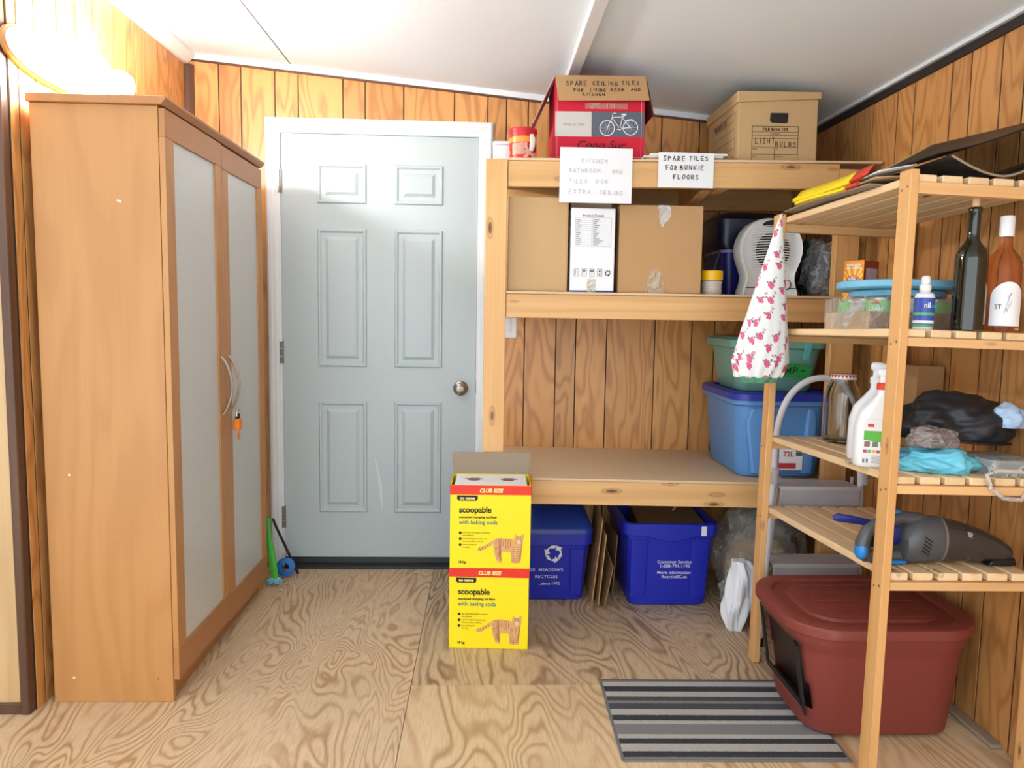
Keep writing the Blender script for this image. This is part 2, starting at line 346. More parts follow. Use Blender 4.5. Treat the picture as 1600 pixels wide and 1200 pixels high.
def boards_back():
    w = struct('wall_back', 'honey wood panelled back wall with dark grooves around the door', 'wall', (0, YB, 0))
    # dark backing with the door opening left free
    bk = MB()
    bk.box(XL - .05, -.93, YB + .0026, YB + .03, 0, 2.32).box(-.02, XR + .05, YB + .0026, YB + .03, 0, 2.32).box(-.93, -.02, YB + .0026, YB + .03, 1.985, 2.32)
    mk('backing', bk, M['groove'], w, smooth=0, world=True)
    xs = [XL, -1.173, -1.077, -.93, -.829, -.634, -.537, -.368, -.144, .004, .087, .184, .328, .42, .562, .785, .956, 1.061, 1.21, 1.30, XR]
    g = .0026
    for a, b in zip(xs[:-1], xs[1:]):
        cuts = sorted({a + g, b - g} | {c for c in (-.945, .0) if a + g < c < b - g})
        for p, q in zip(cuts[:-1], cuts[1:]):
            zb = 2.0 if -.946 < .5 * (p + q) < .001 else 0.0
            mb = MB().hexa([(p, YB, zb), (q, YB, zb), (q, YB + .0022, zb), (p, YB + .0022, zb)], [(p, YB, ceil_z(p)), (q, YB, ceil_z(q)), (q, YB + .0022, ceil_z(q)), (p, YB + .0022, ceil_z(p))])
            mk('panel_board', mb, M['panel'], w, smooth=0, world=True)
    return w
def boards_side(name, label, x, out, ys, zt):
    w = struct(name, label, 'wall', (x, ys[0], 0))
    mk('backing', MB().box(min(x + out * .0026, x + out * .03), max(x + out * .0026, x + out * .03), min(ys), max(ys), 0, zt + .01), M['groove'], w, smooth=0, world=True)
    g = .0036
    for a, b in zip(ys[:-1], ys[1:]):
        mk('panel_board', MB().box(min(x, x + out * .0022), max(x, x + out * .0022), a + g, b - g, 0, zt), M['panel'], w, smooth=0, world=True)
    return w
boards_back()
boards_side('wall_left', 'honey panelled left wall beside and above the wardrobe', XL, -1, [2.19, 2.235, 2.32, 2.44, 2.55, 2.66, 2.81, 2.969, 3.169, 3.27, YB], ceil_z(XL))
boards_side('wall_right', 'honey panelled right wall behind the slatted shelves', XR, 1, [YF, .1, .5, .8, 1.0, 1.15, 1.3, 1.45, 1.58, 1.72, 1.81, 1.939, 2.084, 2.18, 2.32, 2.415, 2.624, 2.733, 2.904, 3.138, 3.287, YB], ceil_z(XR))
wf = struct('wall_front_left', 'pale wood wall strip facing the room at the far left edge', 'wall', (XL, 2.17, 0))
mk('pale_panel', MB().box(XFAR, XL - .028, 2.17, 2.2, 0.022, 2.42), M['panel_pale'], wf, smooth=0, world=True)
mk('base_strip', MB().box(XFAR, XL - .026, 2.162, 2.172, 0.0, .034), M['brown_trim'], wf, bevel=.002, world=True)
mk('corner_trim', MB().box(XL - .030, XL - .004, 2.158, 2.192, 0.0, ceil_z(XL)), M['brown_trim'], wf, bevel=.004, world=True)
tag(mk('wall_far_left', MB().box(XFAR - .03, XFAR, YF, 2.2, 0, 2.45), M['white_trim'], smooth=0), 'white side wall of the wider near part of the room', 'wall', kind='structure')
# ceiling: three sloping boards, one raised batten
ce = struct('ceiling', 'sloping white boarded ceiling with a raised batten', 'ceiling', (0, YB, 2.2))
for a, b in ((XFAR, -.8595), (-.8525, .335), (.337, XR + .03)):
    mk('ceiling_panel', MB().hexa([(a, YF, ceil_z(a)), (b, YF, ceil_z(b)), (b, YB + .03, ceil_z(b)), (a, YB + .03, ceil_z(a))], [(a, YF, ceil_z(a) + .02), (b, YF, ceil_z(b) + .02), (b, YB + .03, ceil_z(b) + .02), (a, YB + .03, ceil_z(a) + .02)]), M['ceiling'], ce, smooth=0, world=True)
mk('seam_strip', MB().box(-.87, -.84, YF, YB, ceil_z(-.855) + .004, ceil_z(-.855) + .03), M['brown_trim'], ce, smooth=0, world=True)
mk('batten', MB().box(.312, .356, YF, YB, ceil_z(.33) - .032, ceil_z(.33) + .004), M['white_trim'], ce, bevel=.002, world=True)
# trims where walls meet the ceiling
def strip_x(name, label, y0, y1, dz0, dz1, m, x0=XL, x1=XR):
    z = lambda x, d: ceil_z(x) + d
    o = mk(name, MB().hexa([(x0, y0, z(x0, dz0)), (x1, y0, z(x1, dz0)), (x1, y1, z(x1, dz0)), (x0, y1, z(x0, dz0))], [(x0, y0, z(x0, dz1)), (x1, y0, z(x1, dz1)), (x1, y1, z(x1, dz1)), (x0, y1, z(x0, dz1))]), M[m], bevel=.002)
    return tag(o, label, 'trim', kind='structure')
strip_x('trim_1', 'white strip along the ceiling above the back wall', YB - .014, YB + .001, -.024, .002, 'white_trim')
strip_x('trim_shadow_strip', 'thin brown strip drawn for the shadow under the white strip on the back wall', YB - .008, YB + .001, -.032, -.0245, 'brown_trim')  # brown strip built in place of the shadow line below the white strip
z0 = ceil_z(XL)
tag(mk('trim_3', MB().prism([(XL - .001, z0 - .05), (XL + .012, z0 - .05), (XL + .05, z0 - .016), (XL + .05, z0 + .001), (XL - .001, z0 + .004)], 'Y', 2.2, YB - .015), M['white_trim'], bevel=.002), 'white angled cove moulding along the top of the left wall', 'trim', kind='structure')
z1 = ceil_z(XR)
tag(mk('trim_4', MB().box(XR - .008, XR + .001, YF, YB - .016, z1 - .04, z1 - .012), M['black_trim'], bevel=.001), 'black strip along the top of the right wall', 'trim', kind='structure')
tag(mk('trim_5', MB().box(XR - .02, XR + .001, YF, YB - .016, z1 - .0115, z1 + .002), M['white_trim'], bevel=.001), 'white strip where the right wall meets the ceiling', 'trim', kind='structure')
tag(mk('trim_6', MB().prism([(XL + .001, YB - .026), (XL + .022, YB - .026), (XL + .036, YB - .010), (XL + .036, YB - .001), (XL + .001, YB - .001)], 'Z', 0, z0 - .052), M['brown_trim'], bevel=.002), 'narrow brown corner strip where left and back walls meet', 'trim', kind='structure')
tag(mk('trim_7', MB().box(XR - .036, XR - .001, 1.955, 2.75, 0.001, .014), plain('grey_weathered_wood', (158, 140, 122), .6), bevel=.003), 'loose grey wood strip on the floor along the right wall', 'trim', kind='structure')

# ------------------------------------------------------------------ the door
dr = struct('door_1', 'pale grey six panel door with round metal knob', 'door', (-.475, YB, 0))
sl = mk('door_slab', MB().box(-.913, -.036, YB + .006, YB + .045, .046, 1.969), M['door'], dr, bevel=.002, world=True)
def emb(x0, x1, z0, z1):
    Y0 = YB + .0058; rings = []
    for d, h in ((0, 0), (.005, .008), (.012, .008), (.019, .0008), (.036, .0008), (.050, .009), (.051, .009)):
        y = Y0 - h; rings.append([(x0 + d, y, z0 + d), (x1 - d, y, z0 + d), (x1 - d, y, z1 - d), (x0 + d, y, z1 - d)])
    return MB().loft(rings, cap0=False)
for x0, x1 in ((-.752, -.532), (-.408, -.191)):
    for z0, z1 in ((1.667, 1.842), (.937, 1.557), (.26, .78)): mk('raised_panel', emb(x0, x1, z0, z1), M['door'], dr, smooth=0, world=True)
for z in (1.76, 1.0, .24):
    h = mk('hinge', MB().box(-.926, -.906, YB - .003, YB + .006, z - .052, z + .052), M['dark_metal'], dr, bevel=.001, world=True)
    kn = MB()
    for k in range(3): kn.tube([(-.916, YB - .007, z - .05 + k * .034), (-.916, YB - .007, z - .05 + k * .034 + .031)], .006, 10)
    mk('hinge_barrel', kn, M['dark_metal'], h, world=True)
Mk = Matrix.Translation((-.105, YB + .006, .845)) @ Matrix.Rotation(R(90), 4, 'X')
kb = mk('knob', MB().lathe([(.034, 0), (.034, .004), (.029, .009), (.013, .012), (.012, .026), (.022, .032), (.0275, .044), (.026, .054), (.017, .060), (.006, .061)], 28).xf(Mk), M['nickel'], dr, world=True)
mk('key_slot', MB().lathe([(.009, .0605), (.009, .0625), (.004, .063)], 16).xf(Mk), M['dark_metal'], kb, world=True)
mk('latch_plate', MB().box(-.0375, -.030, YB - .001, YB + .006, .82, .88), M['dark_metal'], dr, world=True)
mk('scuff', MB().poly([(-.50, YB + .0055, .52), (-.488, YB + .0055, .50), (-.462, YB + .0055, .38), (-.463, YB + .0055, .26), (-.474, YB + .0055, .33), (-.486, YB + .0055, .44)]), plain('white_scuff', (212, 220, 222), .6), dr, smooth=0, world=True)
# casing: three lengths of stepped moulding
prof = [(-.001, 0), (-.001, .010), (.008, .017), (.020, .017), (.027, .012), (.038, .012), (.046, .006), (.062, .005), (.062, 0)]
def case_side(xo, sgn):   # xo outer edge
    return MB().loft([[(xo + sgn * d, YB - h, z + (-d if z > 1 else 0)) for d, h in prof] for z in (0, 2.031)])
cs = struct('trim_8', 'white stepped door casing around the grey door', 'trim', (-.475, YB, 0))
mk('casing_board', case_side(-.973, 1), M['white_trim'], cs, smooth=20, world=True)
mk('casing_board', case_side(.028, -1), M['white_trim'], cs, smooth=20, world=True)
mk('casing_board', MB().loft([[(x + (d if x < -.5 else -d), YB - h, 2.031 - d) for d, h in prof] for x in (-.973, .028)]), M['white_trim'], cs, smooth=20, world=True)
mk('jamb', MB().box(-.93, -.9135, YB - .001, YB + .06, 0, 1.985).box(-.0355, -.018, YB - .001, YB + .06, 0, 1.985).box(-.93, -.018, YB - .001, YB + .06, 1.9695, 1.99), M['white_trim'], cs, smooth=0, world=True)
tag(mk('threshold', MB().prism([(YB - .03, 0), (YB - .028, .012), (YB, .022), (YB + .004, .045), (YB + .05, .045), (YB + .05, 0)], 'X', -.912, -.037), plain('black_rubber_sill', (24, 27, 34), .5, var=.3, scale=12), bevel=.002), 'black rubber door threshold along the floor under the door', 'threshold', kind='structure')
tag(mk('wall_behind_door', MB().box(-.95, 0, YB + .06, YB + .07, 0, 2.02), M['groove'], smooth=0), 'dark backing behind the door slab', 'wall', kind='structure')

# light switch on the back wall behind the storage rack post
sw = thing('light_switch', 'white light switch plate on the panelled wall beside the door', 'switch', (.112, YB, 1.137))
mk('plate', rbox(MB(), -.035, .035, -.057, .057, 0, .006, .004, .0015).xf(Matrix.Rotation(R(90), 4, 'X')), M['white_plastic'], sw)
mk('rocker', MB().box(-.011, .011, -.010, -.005, -.03, .03), M['white_enamel'], sw, bevel=.0015)

# ================================================================== wall lamp
def wall_lamp():
    T = thing('wall_lamp', 'white bath bar lamp with three lit globe bulbs on the left wall', 'lamp', (XL, 2.43, 1.915))
    out = []
    def ring(d, h):
        pts = []
        for i in range(28):
            a = 2 * math.pi * i / 28; ca, sa = math.cos(a), math.sin(a)
            # long oval bar, ends pointed
            pts.append((h, (.27 - d) * math.copysign(abs(ca) ** .75, ca), (.062 - d) * math.copysign(abs(sa) ** .85, sa)))
        return pts
    mk('rim', MB().loft([ring(-.008, .001), ring(-.008, .010), ring(-.002, .014)]), M['veneer'], T)
    mk('backplate', MB().loft([ring(0, .0142), ring(0, .026), ring(.012, .034), ring(.018, .032), ring(.026, .038)]), M['white_enamel'], T)
    em = NT('lit_bulb'); em.p(Base_Color=(1, 1, 1, 1)); em.b.inputs['Emission Color'].default_value = (0.97, 0.98, 1.0, 1); em.b.inputs['Emission Strength'].default_value = LAMP_POWER
    for y in (-.165, .0, .165):
        Mx = Matrix.Translation((0.034, y, 0)) @ Matrix.Rotation(R(90), 4, 'Y')
        mk('socket', MB().lathe([(.034, 0), (.034, .006), (.026, .010), (.024, .030), (.021, .034), (.0, .034)], 20).xf(Mx), M['white_enamel'], T)
        mk('bulb', MB().sphere((0.034 + .034 + .043, y, 0),   .047, 16, 10), em.m, T)
wall_lamp()

# ================================================================== wardrobe
def wardrobe():
    X0, X1, XD, Y0, Y1, ZT = -1.285, -.930, -.912, 2.232, 3.168, 1.787
    T = thing('wardrobe', 'honey wood wardrobe with two frosted panel doors on the left', 'wardrobe', ((X0 + X1) / 2, (Y0 + Y1) / 2, 0))
    K = dict(parent=T, world=True)
    mk('side_panel', MB().box(X0, X1, Y0, Y0 + .018, 0, ZT - .024), M['veneer'], bevel=.0015, **K)
    mk('side_panel', MB().box(X0, X1, Y1 - .018, Y1, 0, ZT - .024), M['veneer'], bevel=.0015, **K)
    mk('back_panel', MB().box(X0, X0 + .006, Y0 + .018, Y1 - .018, .02, ZT - .024), M['veneer'], **K)
    mk('bottom_panel', MB().box(X0 + .006, X1 - .002, Y0 + .018, Y1 - .018, .075, .093), M['veneer_h'], **K)
    mk('plinth', MB().box(X1 - .03, X1 - .014, Y0 + .018, Y1 - .018, 0.0, .075), M['veneer_h'], **K)
    mk('top_panel', MB().prism([(X0 - .004, ZT - .0235), (XD - .004, ZT - .0235), (XD + .010, ZT - .008), (XD + .010, ZT), (X0 - .004, ZT)], 'Y', Y0 - .012, Y1 + .014), M['veneer_h'], bevel=.002, **K)
    for k, (a, b, dz) in enumerate(((Y0 + .002, 2.6965, 0.0), (2.7005, Y1 - .002, -.010))):
        zb, zt = .070 + dz, ZT - .030 + dz * .3
        s, rt, rb = .060, .078, .094
        D = bpy.data.objects.new('door', None); COL.objects.link(D); D.parent = T; D.empty_display_size = .05
        m0 = T.matrix_basis.inverted() @ Matrix.Translation((XD, (a + b) / 2, zb)); D.matrix_basis = m0
        Q = dict(parent=D, world=True)
        pt = zt - rt - .001; pb = zb + rb + .001
        mk('stile', MB().box(X1 + .001, XD, a, a + s, pb, pt), M['veneer'], bevel=.001, **Q)
        mk('stile', MB().box(X1 + .001, XD, b - s, b, pb, pt), M['veneer'], bevel=.001, **Q)
        mk('rail', MB().box(X1 + .001, XD, a, b, pt + .0006, zt), M['veneer_h'], bevel=.001, **Q)
        mk('rail', MB().box(X1 + .001, XD, a, b, zb, pb - .0006), M['veneer_h'], bevel=.001, **Q)
        mk('frosted_panel', MB().box(X1 + .004, XD - .006, a + s - .004, b - s + .004, pb - .004, pt + .004), M['frosted'], **Q)
        yh = (b - .040) if k == 0 else (a + .030)
        bow = [(XD + .006 + .030 * math.sin(math.pi * t) , yh, 1.025 - .20 * t) for t in [i / 14 for i in range(15)]]
        bow[0] = (XD - .001, yh, 1.027); bow[-1] = (XD - .001, yh, .823)
        mk('handle', MB().tube(bow, .0048, 10), M['steel'], **Q)
    for (x, z) in ((-1.215, .70), (-.975, .70), (-1.225, .078), (-.975, .075)):
        mk('screw_cap', MB().lathe([(.0034, 0), (.0034, .0008), (.002, .0012)], 12).xf(Matrix.Translation((x, Y0, z)) @ Matrix.Rotation(R(90), 4, 'X')), M['dark_metal'] if x > -1 else M['white_trim'], **K)
    mk('paint_chip', MB().poly([(-1.052, Y0 - .0004, 1.497), (-1.041, Y0 - .0004, 1.490), (-1.039, Y0 - .0004, 1.496), (-1.049, Y0 - .0004, 1.500)]), M['white_trim'], smooth=0, **K)
    # small orange padlock through the far handle
    P = thing('padlock', 'small orange padlock hanging from the curved wardrobe door handle', 'padlock', (-.884, 2.731, .76))
    mk('body', rbox(MB(), -.012, .012, -.018, .018, 0, .040, .006, .003), M['orange'], P)
    mk('shackle', MB().tube([(0, -.010, .038), (0, -.010, .062)] + [(0, -.010 * math.cos(a), .062 + .012 * math.sin(a)) for a in [math.pi * i / 8 for i in range(1, 8)]] + [(0, .010, .062), (0, .010, .038)], .0032, 8), M['steel'], P)
    mk('shackle_sleeve', MB().tube([(0, .010, .040), (0, .010, .058)], .0052, 10).tube([(0, -.010, .040), (0, -.010, .050)], .0052, 10), M['black'], P)
    kc = MB().tube([(0, .004, .001), (0, .008, -.018)], .0022, 6)
    dc = MB().lathe([(.010, 0), (.010, .006)], 16).xf(Matrix.Translation((-.003, .009, -.026)) @ Matrix.Rotation(R(90), 4, 'Y'))
    mk('key_cover', kc.add(dc.v, dc.f), M['orange'], P)
wardrobe()

# ------------------------------------------------------------------ mop and squeegee behind the wardrobe
gm = thing('microfibre_duster', 'green handled duster with a pale blue fringed head by the wardrobe', 'duster', (-.894, 3.212, 0))
mk('handle', MB().tube([(-.026, 0, .30), (-.024, 0, .22), (-.012, 0, .14), (-.002, -.004, .07), (.004, -.006, .03)], [.010, .012, .016, .017, .010], 10, flat=.5), plain('green_plastic', (70, 178, 60), .4), gm)
fr = MB(); rnd = random.Random(3)
for i in range(46):
    a = rnd.uniform(0, 6.28); b = rnd.uniform(.012, .034); x, y = b * math.cos(a), b * .6 * math.sin(a)
    fr.tube([(x * .4, y * .4, .035), (x * .8, y * .8, .028), (x, y, .008 + rnd.uniform(0, .02))], [.004, .0045, .003], 5)
mk('fringe', fr, plain('pale_blue_fringe', (120, 196, 220), .9), gm)
sq = thing('floor_brush', 'black stick with a round blue brush head leaning by the door casing', 'brush', (-.860, 3.34, 0))
mk('stick', MB().tube([(.030, .02, .002), (-.055, -.03, .24), (-.064, -.035, .27)], .006, 8), M['black'], sq)
mk('brush_head', MB().lathe([(.018, .0), (.040, .004), (.042, .022), (.030, .030), (.018, .030), (.018, .0)], 20, cap0=False, cap1=False).xf(Matrix.Translation((-.012, -.012, .046)) @ Matrix.Rotation(R(80), 4, 'X')), plain('blue_brush', (36, 110, 190), .5), sq)

# ================================================================== built-in storage rack of studs
FY, SY = 2.795, YB - .001
def zt_top(x): return 1.752 + .0135 * (x - .1)
def storage_rack():
    T = thing('storage_rack', 'home built three tier storage rack of pine studs against the back wall', 'rack', (.70, 3.12, 0))
    K = dict(parent=T, world=True)
    mk('post', MB().box(-.002, .078, FY - .004, FY + .034, 0, 1.749), M['pine'], bevel=.003, **K)
    mk('post', MB().box(1.302, 1.391, FY + .002, FY + .040, 0, 1.742), M['pine'], bevel=.003, **K)
    def beam(x0, x1, zl, zr, h, y0, y1):
        s = (zr - zl) / 1.2
        a, b = zl + s * (x0 - .08), zl + s * (x1 - .08)
        return MB().hexa([(x0, y0, a - h), (x1, y0, b - h), (x1, y1, b - h), (x0, y1, a - h)], [(x0, y0, a), (x1, y0, b), (x1, y1, b), (x0, y1, a)])
    tiers = ((1.7435, 1.760, .092), (1.266, 1.266, .089), (.570, .555, .092))
    for k, (zl, zr, h) in enumerate(tiers):
        mk('beam', beam(.0795, 1.301, zl, zr, h, FY, FY + .038), M['pine_x'], bevel=.003, **K)
        mk('rear_beam', beam(.0795, 1.38, zl, zr, h, SY - .038, SY), M['pine_x'], bevel=.003, **K)
        for xx in (.45, .88):
            s = (zr - zl) / 1.2; z = zl + s * (xx - .08)
            mk('joist', MB().box(xx - .019, xx + .019, FY + .039, SY - .039, z - h, z - .001), M['pine'], bevel=.002, **K)
        xe = XR - .012 if k == 0 else 1.38
        d = .009
        mk('deck', beam(.0795, xe, zl + d + .0004, zr + d + .0004, d, FY - .004, SY), M['deck'], bevel=.001, **K)
    # one diagonal brace under the top tier
    mk('brace', MB().hexa([(.80, FY + .3, 1.62), (.84, FY + .3, 1.62), (.84, FY + .36, 1.62), (.80, FY + .36, 1.62)], [(.80, FY + .042, 1.66), (.84, FY + .042, 1.66), (.84, FY + .1, 1.66), (.80, FY + .1, 1.66)]), M['pine'], bevel=.002, **K)
    return T
storage_rack()

# ================================================================== cartons and the things on the rack
def carton(T, w, d, h, mat, z0=0.0, seam=True, name='carton_body', bevel=.003):
    return mk(name, MB().box(-w / 2, w / 2, -d / 2, d / 2, z0, z0 + h), mat, T, bevel=bevel)
def front(w, h, d, off=.0012):
    """maps front-face metres (from the lower left corner) to the carton's local space"""
    return lambda x, y: (x - w / 2, -d / 2 - off, y)
TILT = Matrix.Rotation(-.0135, 4, 'Y')
def on_top(x, y, rz=0.0, dz=.0018): return Matrix.Translation((x, y, zt_top(x) + .0005 + dz)) @ TILT @ Matrix.Rotation(rz, 4, 'Z')
M['tape'] = film('clear_tape', (226, 214, 190), .28, .15)
# --- coffee tin
def coffee_tin():
    T = thing('coffee_tin', 'red plastic coffee canister with orange label at the rack corner', 'canister', mat4=on_top(.135, 2.87))
    t = NT('tin_label'); co = t.n('ShaderNodeSeparateXYZ', {0: t.n('ShaderNodeTexCoord').outputs['Object']})
    z = co.outputs[2]; n = t.noise(t.coord((1, 1, 1), False), 30, 3)
    band = t.math('MULTIPLY', t.math('GREATER_THAN', z, .062), t.math('LESS_THAN', t.math('ADD', z, t.math('MULTIPLY', n, .02)), .092))
    col = t.mix(band, lin((205, 30, 34)), lin((240, 150, 60)))
    col = t.mix(t.math('MULTIPLY', t.math('GREATER_THAN', n, .56), t.math('LESS_THAN', z, .06)), col, lin((228, 170, 150)))
    t.p(Base_Color=col, Roughness=.35)
    mk('canister_body', MB().lathe([(.048, 0), (.051, .003), (.051, .100), (.048, .104), (.0, .104)], 32), t.m, T)
    mk('lid', MB().lathe([(.053, .100), (.053, .112), (.049, .116), (.0, .116)], 32, cap0=False), plain('red_lid', (200, 30, 48), .3), T)
    mk('handle_grip', MB().tube([(.030, -.049, .088), (.034, -.056, .07), (.032, -.056, .045), (.028, -.049, .03)], [.007, .010, .010, .007], 8, flat=.5), plain('grip_white', (210, 205, 200), .4), T)
    mk('coffee_print', MB().grid(lambda u, v: (.0514 * math.sin(-.9 + 1.0 * u), -.0514 * math.cos(-.9 + 1.0 * u), .018 + .04 * v), 8, 2), plain('coffee_cup_print', (196, 140, 120), .4, var=.5, scale=90), T, smooth=0)
    W = thing('white_tub', 'white plastic tub half hidden behind the coffee canister', 'tub', mat4=on_top(.062, 2.965))
    mk('tub_body', rbox(MB(), -.036, .036, -.03, .03, 0, .075, .012, .004), M['white_plastic'], W); mk('tub_lid', rbox(MB(), -.038, .038, -.032, .032, .0755, .088, .012, .003), M['white_plastic'], W)
coffee_tin()
# --- red wine carton with open flaps
def red_box():
    w, d, h = .335, .26, .306
    T = thing('wine_carton', 'open red carton with a bicycle print and cardboard flap sign', 'carton', mat4=on_top(.42, 2.865 + d / 2))
    red = cardboard('red_print_card', (212, 26, 56)); th = .004
    b = MB().box(-w / 2, w / 2, -d / 2, -d / 2 + th, 0, h).box(-w / 2, w / 2, d / 2 - th, d / 2, 0, h).box(-w / 2, -w / 2 + th, -d / 2 + th, d / 2 - th, 0, h).box(w / 2 - th, w / 2, -d / 2 + th, d / 2 - th, 0, h).box(-w / 2 + th, w / 2 - th, -d / 2 + th, d / 2 - th, 0, th)
    mk('carton_body', b, red, T, smooth=0)
    # front flap folded forward and down
    fl_ = mk('front_flap', MB().hexa([(-w / 2 + .012, -d / 2 - .034, h - .094), (w / 2 + .010, -d / 2 - .034, h - .090), (w / 2 + .010, -d / 2 - .030, h - .090), (-w / 2 + .012, -d / 2 - .030, h - .094)], [(-w / 2, -d / 2 - .006, h + .004), (w / 2, -d / 2 - .006, h + .004), (w / 2, -d / 2 - .001, h + .004), (-w / 2, -d / 2 - .001, h + .004)]), M['card'], T, bevel=.001)
    def fp(x, y):   # y measured down from flap top, 0..0.1
        k = y / .098; return (-w / 2 + x, -d / 2 - .0066 - .028 * k - .0006, h + .004 - y)
    hand([('SPARE', .040, .040, -.017, .0165), ('CEILING', .138, .038, -.015, .0155), ('TILES', .245, .035, -.014, .0150), ('FOR', .068, .064, -.013, .0135), ('LIVING', .128, .062, -.012, .0115), ('ROOM', .203, .060, -.011, .013), ('AND', .278, .058, -.010, .0135), ('KITCHEN', .100, .079, -.010, .0130)], M['marker'], fl_, lambda x, y: fp(x, y - .017 * 0), wd=.0021, seed=4)
    def flap(sg):
        x0 = sg * w / 2; x1 = sg * (w / 2 + (.078 if sg < 0 else .034)); zl = h - (.165 if sg < 0 else .13)
        return MB().hexa([(x1, -d / 2 + .01, zl), (x1 + sg * .004, -d / 2 + .01, zl), (x1 + sg * .004, d / 2 - .01, zl), (x1, d / 2 - .01, zl)], [(x0 + sg * .0005, -d / 2, h), (x0 + sg * .0045, -d / 2, h), (x0 + sg * .0045, d / 2, h), (x0 + sg * .0005, d / 2, h)])
    mk('side_flap', flap(-1), plain('flap_pink', (196, 150, 140), .7), T, bevel=.001); mk('side_flap', flap(1), plain('flap_dark_red', (120, 50, 56), .7), T, bevel=.001)
    q = front(w, h, d)
    mk('cream_label', rect(MB(), 0.002, .137, .092, .182, q), plain('cream_print', (206, 202, 196), .7), T, smooth=0)
    mk('slate_label', rect(MB(), .137, w - .002, .092, .182, q), plain('slate_print', (92, 98, 112), .7), T, smooth=0)
    q2 = front(w, h, d, .0020)
    mk('border_line', frame(MB(), .008, w - .012, .017, .30, .0012, q2), plain('line_print', (236, 170, 172), .7), T, smooth=0)
    bk = MB(); A = (.195, .1235); B_ = (.282, .126)
    for c in (A, B_):
        disc(bk, c, .0285, q2, 28, .0255)
        for i in range(10): a = 2 * math.pi * i / 10; ribbon(bk, [c, (c[0] + .026 * math.cos(a), c[1] + .026 * math.sin(a))], .0005, q2)
    for s_ in ([A, (.213, .160), (.215, .175), (.222, .179), (.228, .176)], [(.213, .162), (.252, .164), (.262, .170)], [(.252, .164), (.242, .122)], [(.213, .160), (.242, .122)], [(.242, .122), B_], [(.254, .158), B_], [(.252, .164), (.254, .172)], [(.263, .152), (.288, .156)], [(.232, .118), (.250, .126)]): ribbon(bk, s_, .0024, q2)
    disc(bk, (.242, .122), .006, q2, 12); rect(bk, .247, .266, .171, .176, q2)
    mk('bicycle_print', bk, M['white_ink'], T, smooth=0)
    text('Wine of Chile', .014, M['grey_ink'], T, (-w / 2 + .030, -d / 2 - .0022, .131), shear=.2)
    text('Cono Sur', .040, M['ink'], T, (-w / 2 + .080, -d / 2 - .0024, .050), shear=.25, sx=1.15)
    mk('tape_strip', rect(MB(), .112, .270, .192, .212, front(w, h, d, .0030)), M['tape'], T, smooth=0)
red_box()
# --- paper notes
n1 = thing('paper_note', 'white paper with faded pencil writing taped to the top beam', 'paper note', (.398, 2.7885, 1.598))
def bent(w, h, t=.0006, amp=.002): return MB().grid(lambda u, v: (-w / 2 + w * u, -.0004 - amp * math.sin(math.pi * u) * v, h * v), 10, 4)
mk('sheet', bent(.264, .196), M['paper'], n1)
hand([('KITCHEN', .080, .144, .013, .0150), ('BATHROOM', .035, .108, .013, .0145), ('AND', .190, .106, .013, .0145), ('TILES', .035, .070, .013, .0155), ('FOR', .135, .070, .013, .0155), ('EXTRA', .035, .032, .014, .0170), ('CEILING', .148, .032, .013, .0140)], M['pencil'], n1, lambda x, y: (-.132 + x, -.0036, y), wd=.0016, seed=9)
n2 = thing('paper_note', 'white paper note in black marker about spare bunkie floor tiles', 'paper note', (.727, 2.7885, 1.660))
mk('sheet', bent(.204, .124), M['paper'], n2)
hand([('SPARE', .018, .095, .016, .0170), ('TILES', .112, .097, .014, .0165), ('FOR', .028, .062, .016, .0155), ('BUNKIE', .080, .063, .015, .0165), ('FLOORS', .056, .030, .015, .0165)], M['ink'], n2, lambda x, y: (-.102 + x, -.0036, y), wd=.0024, seed=5)
# --- floor tiles lying on the deck
for k, (x0, x1, m, lab) in enumerate(((.585, .80, (214, 150, 84), 'orange brown sheet at the bottom of the spare tile pile'), (.575, .87, (226, 224, 218), 'grey white tile lying mid way in the spare tile pile'), (.60, .885, (240, 238, 232), 'white tile on top of the spare tile pile'))):
    o = thing('floor_tile', lab, 'tile', mat4=on_top((x0 + x1) / 2, 2.93, dz=.0006 + .0085 * k), group='spare floor tiles on the rack')
    mk('tile_body', MB().box(-(x1 - x0) / 2, (x1 - x0) / 2, -.12, .12, 0, .008), plain('tile_%d' % k, m, .5, var=.1, scale=25), o, bevel=.0015)
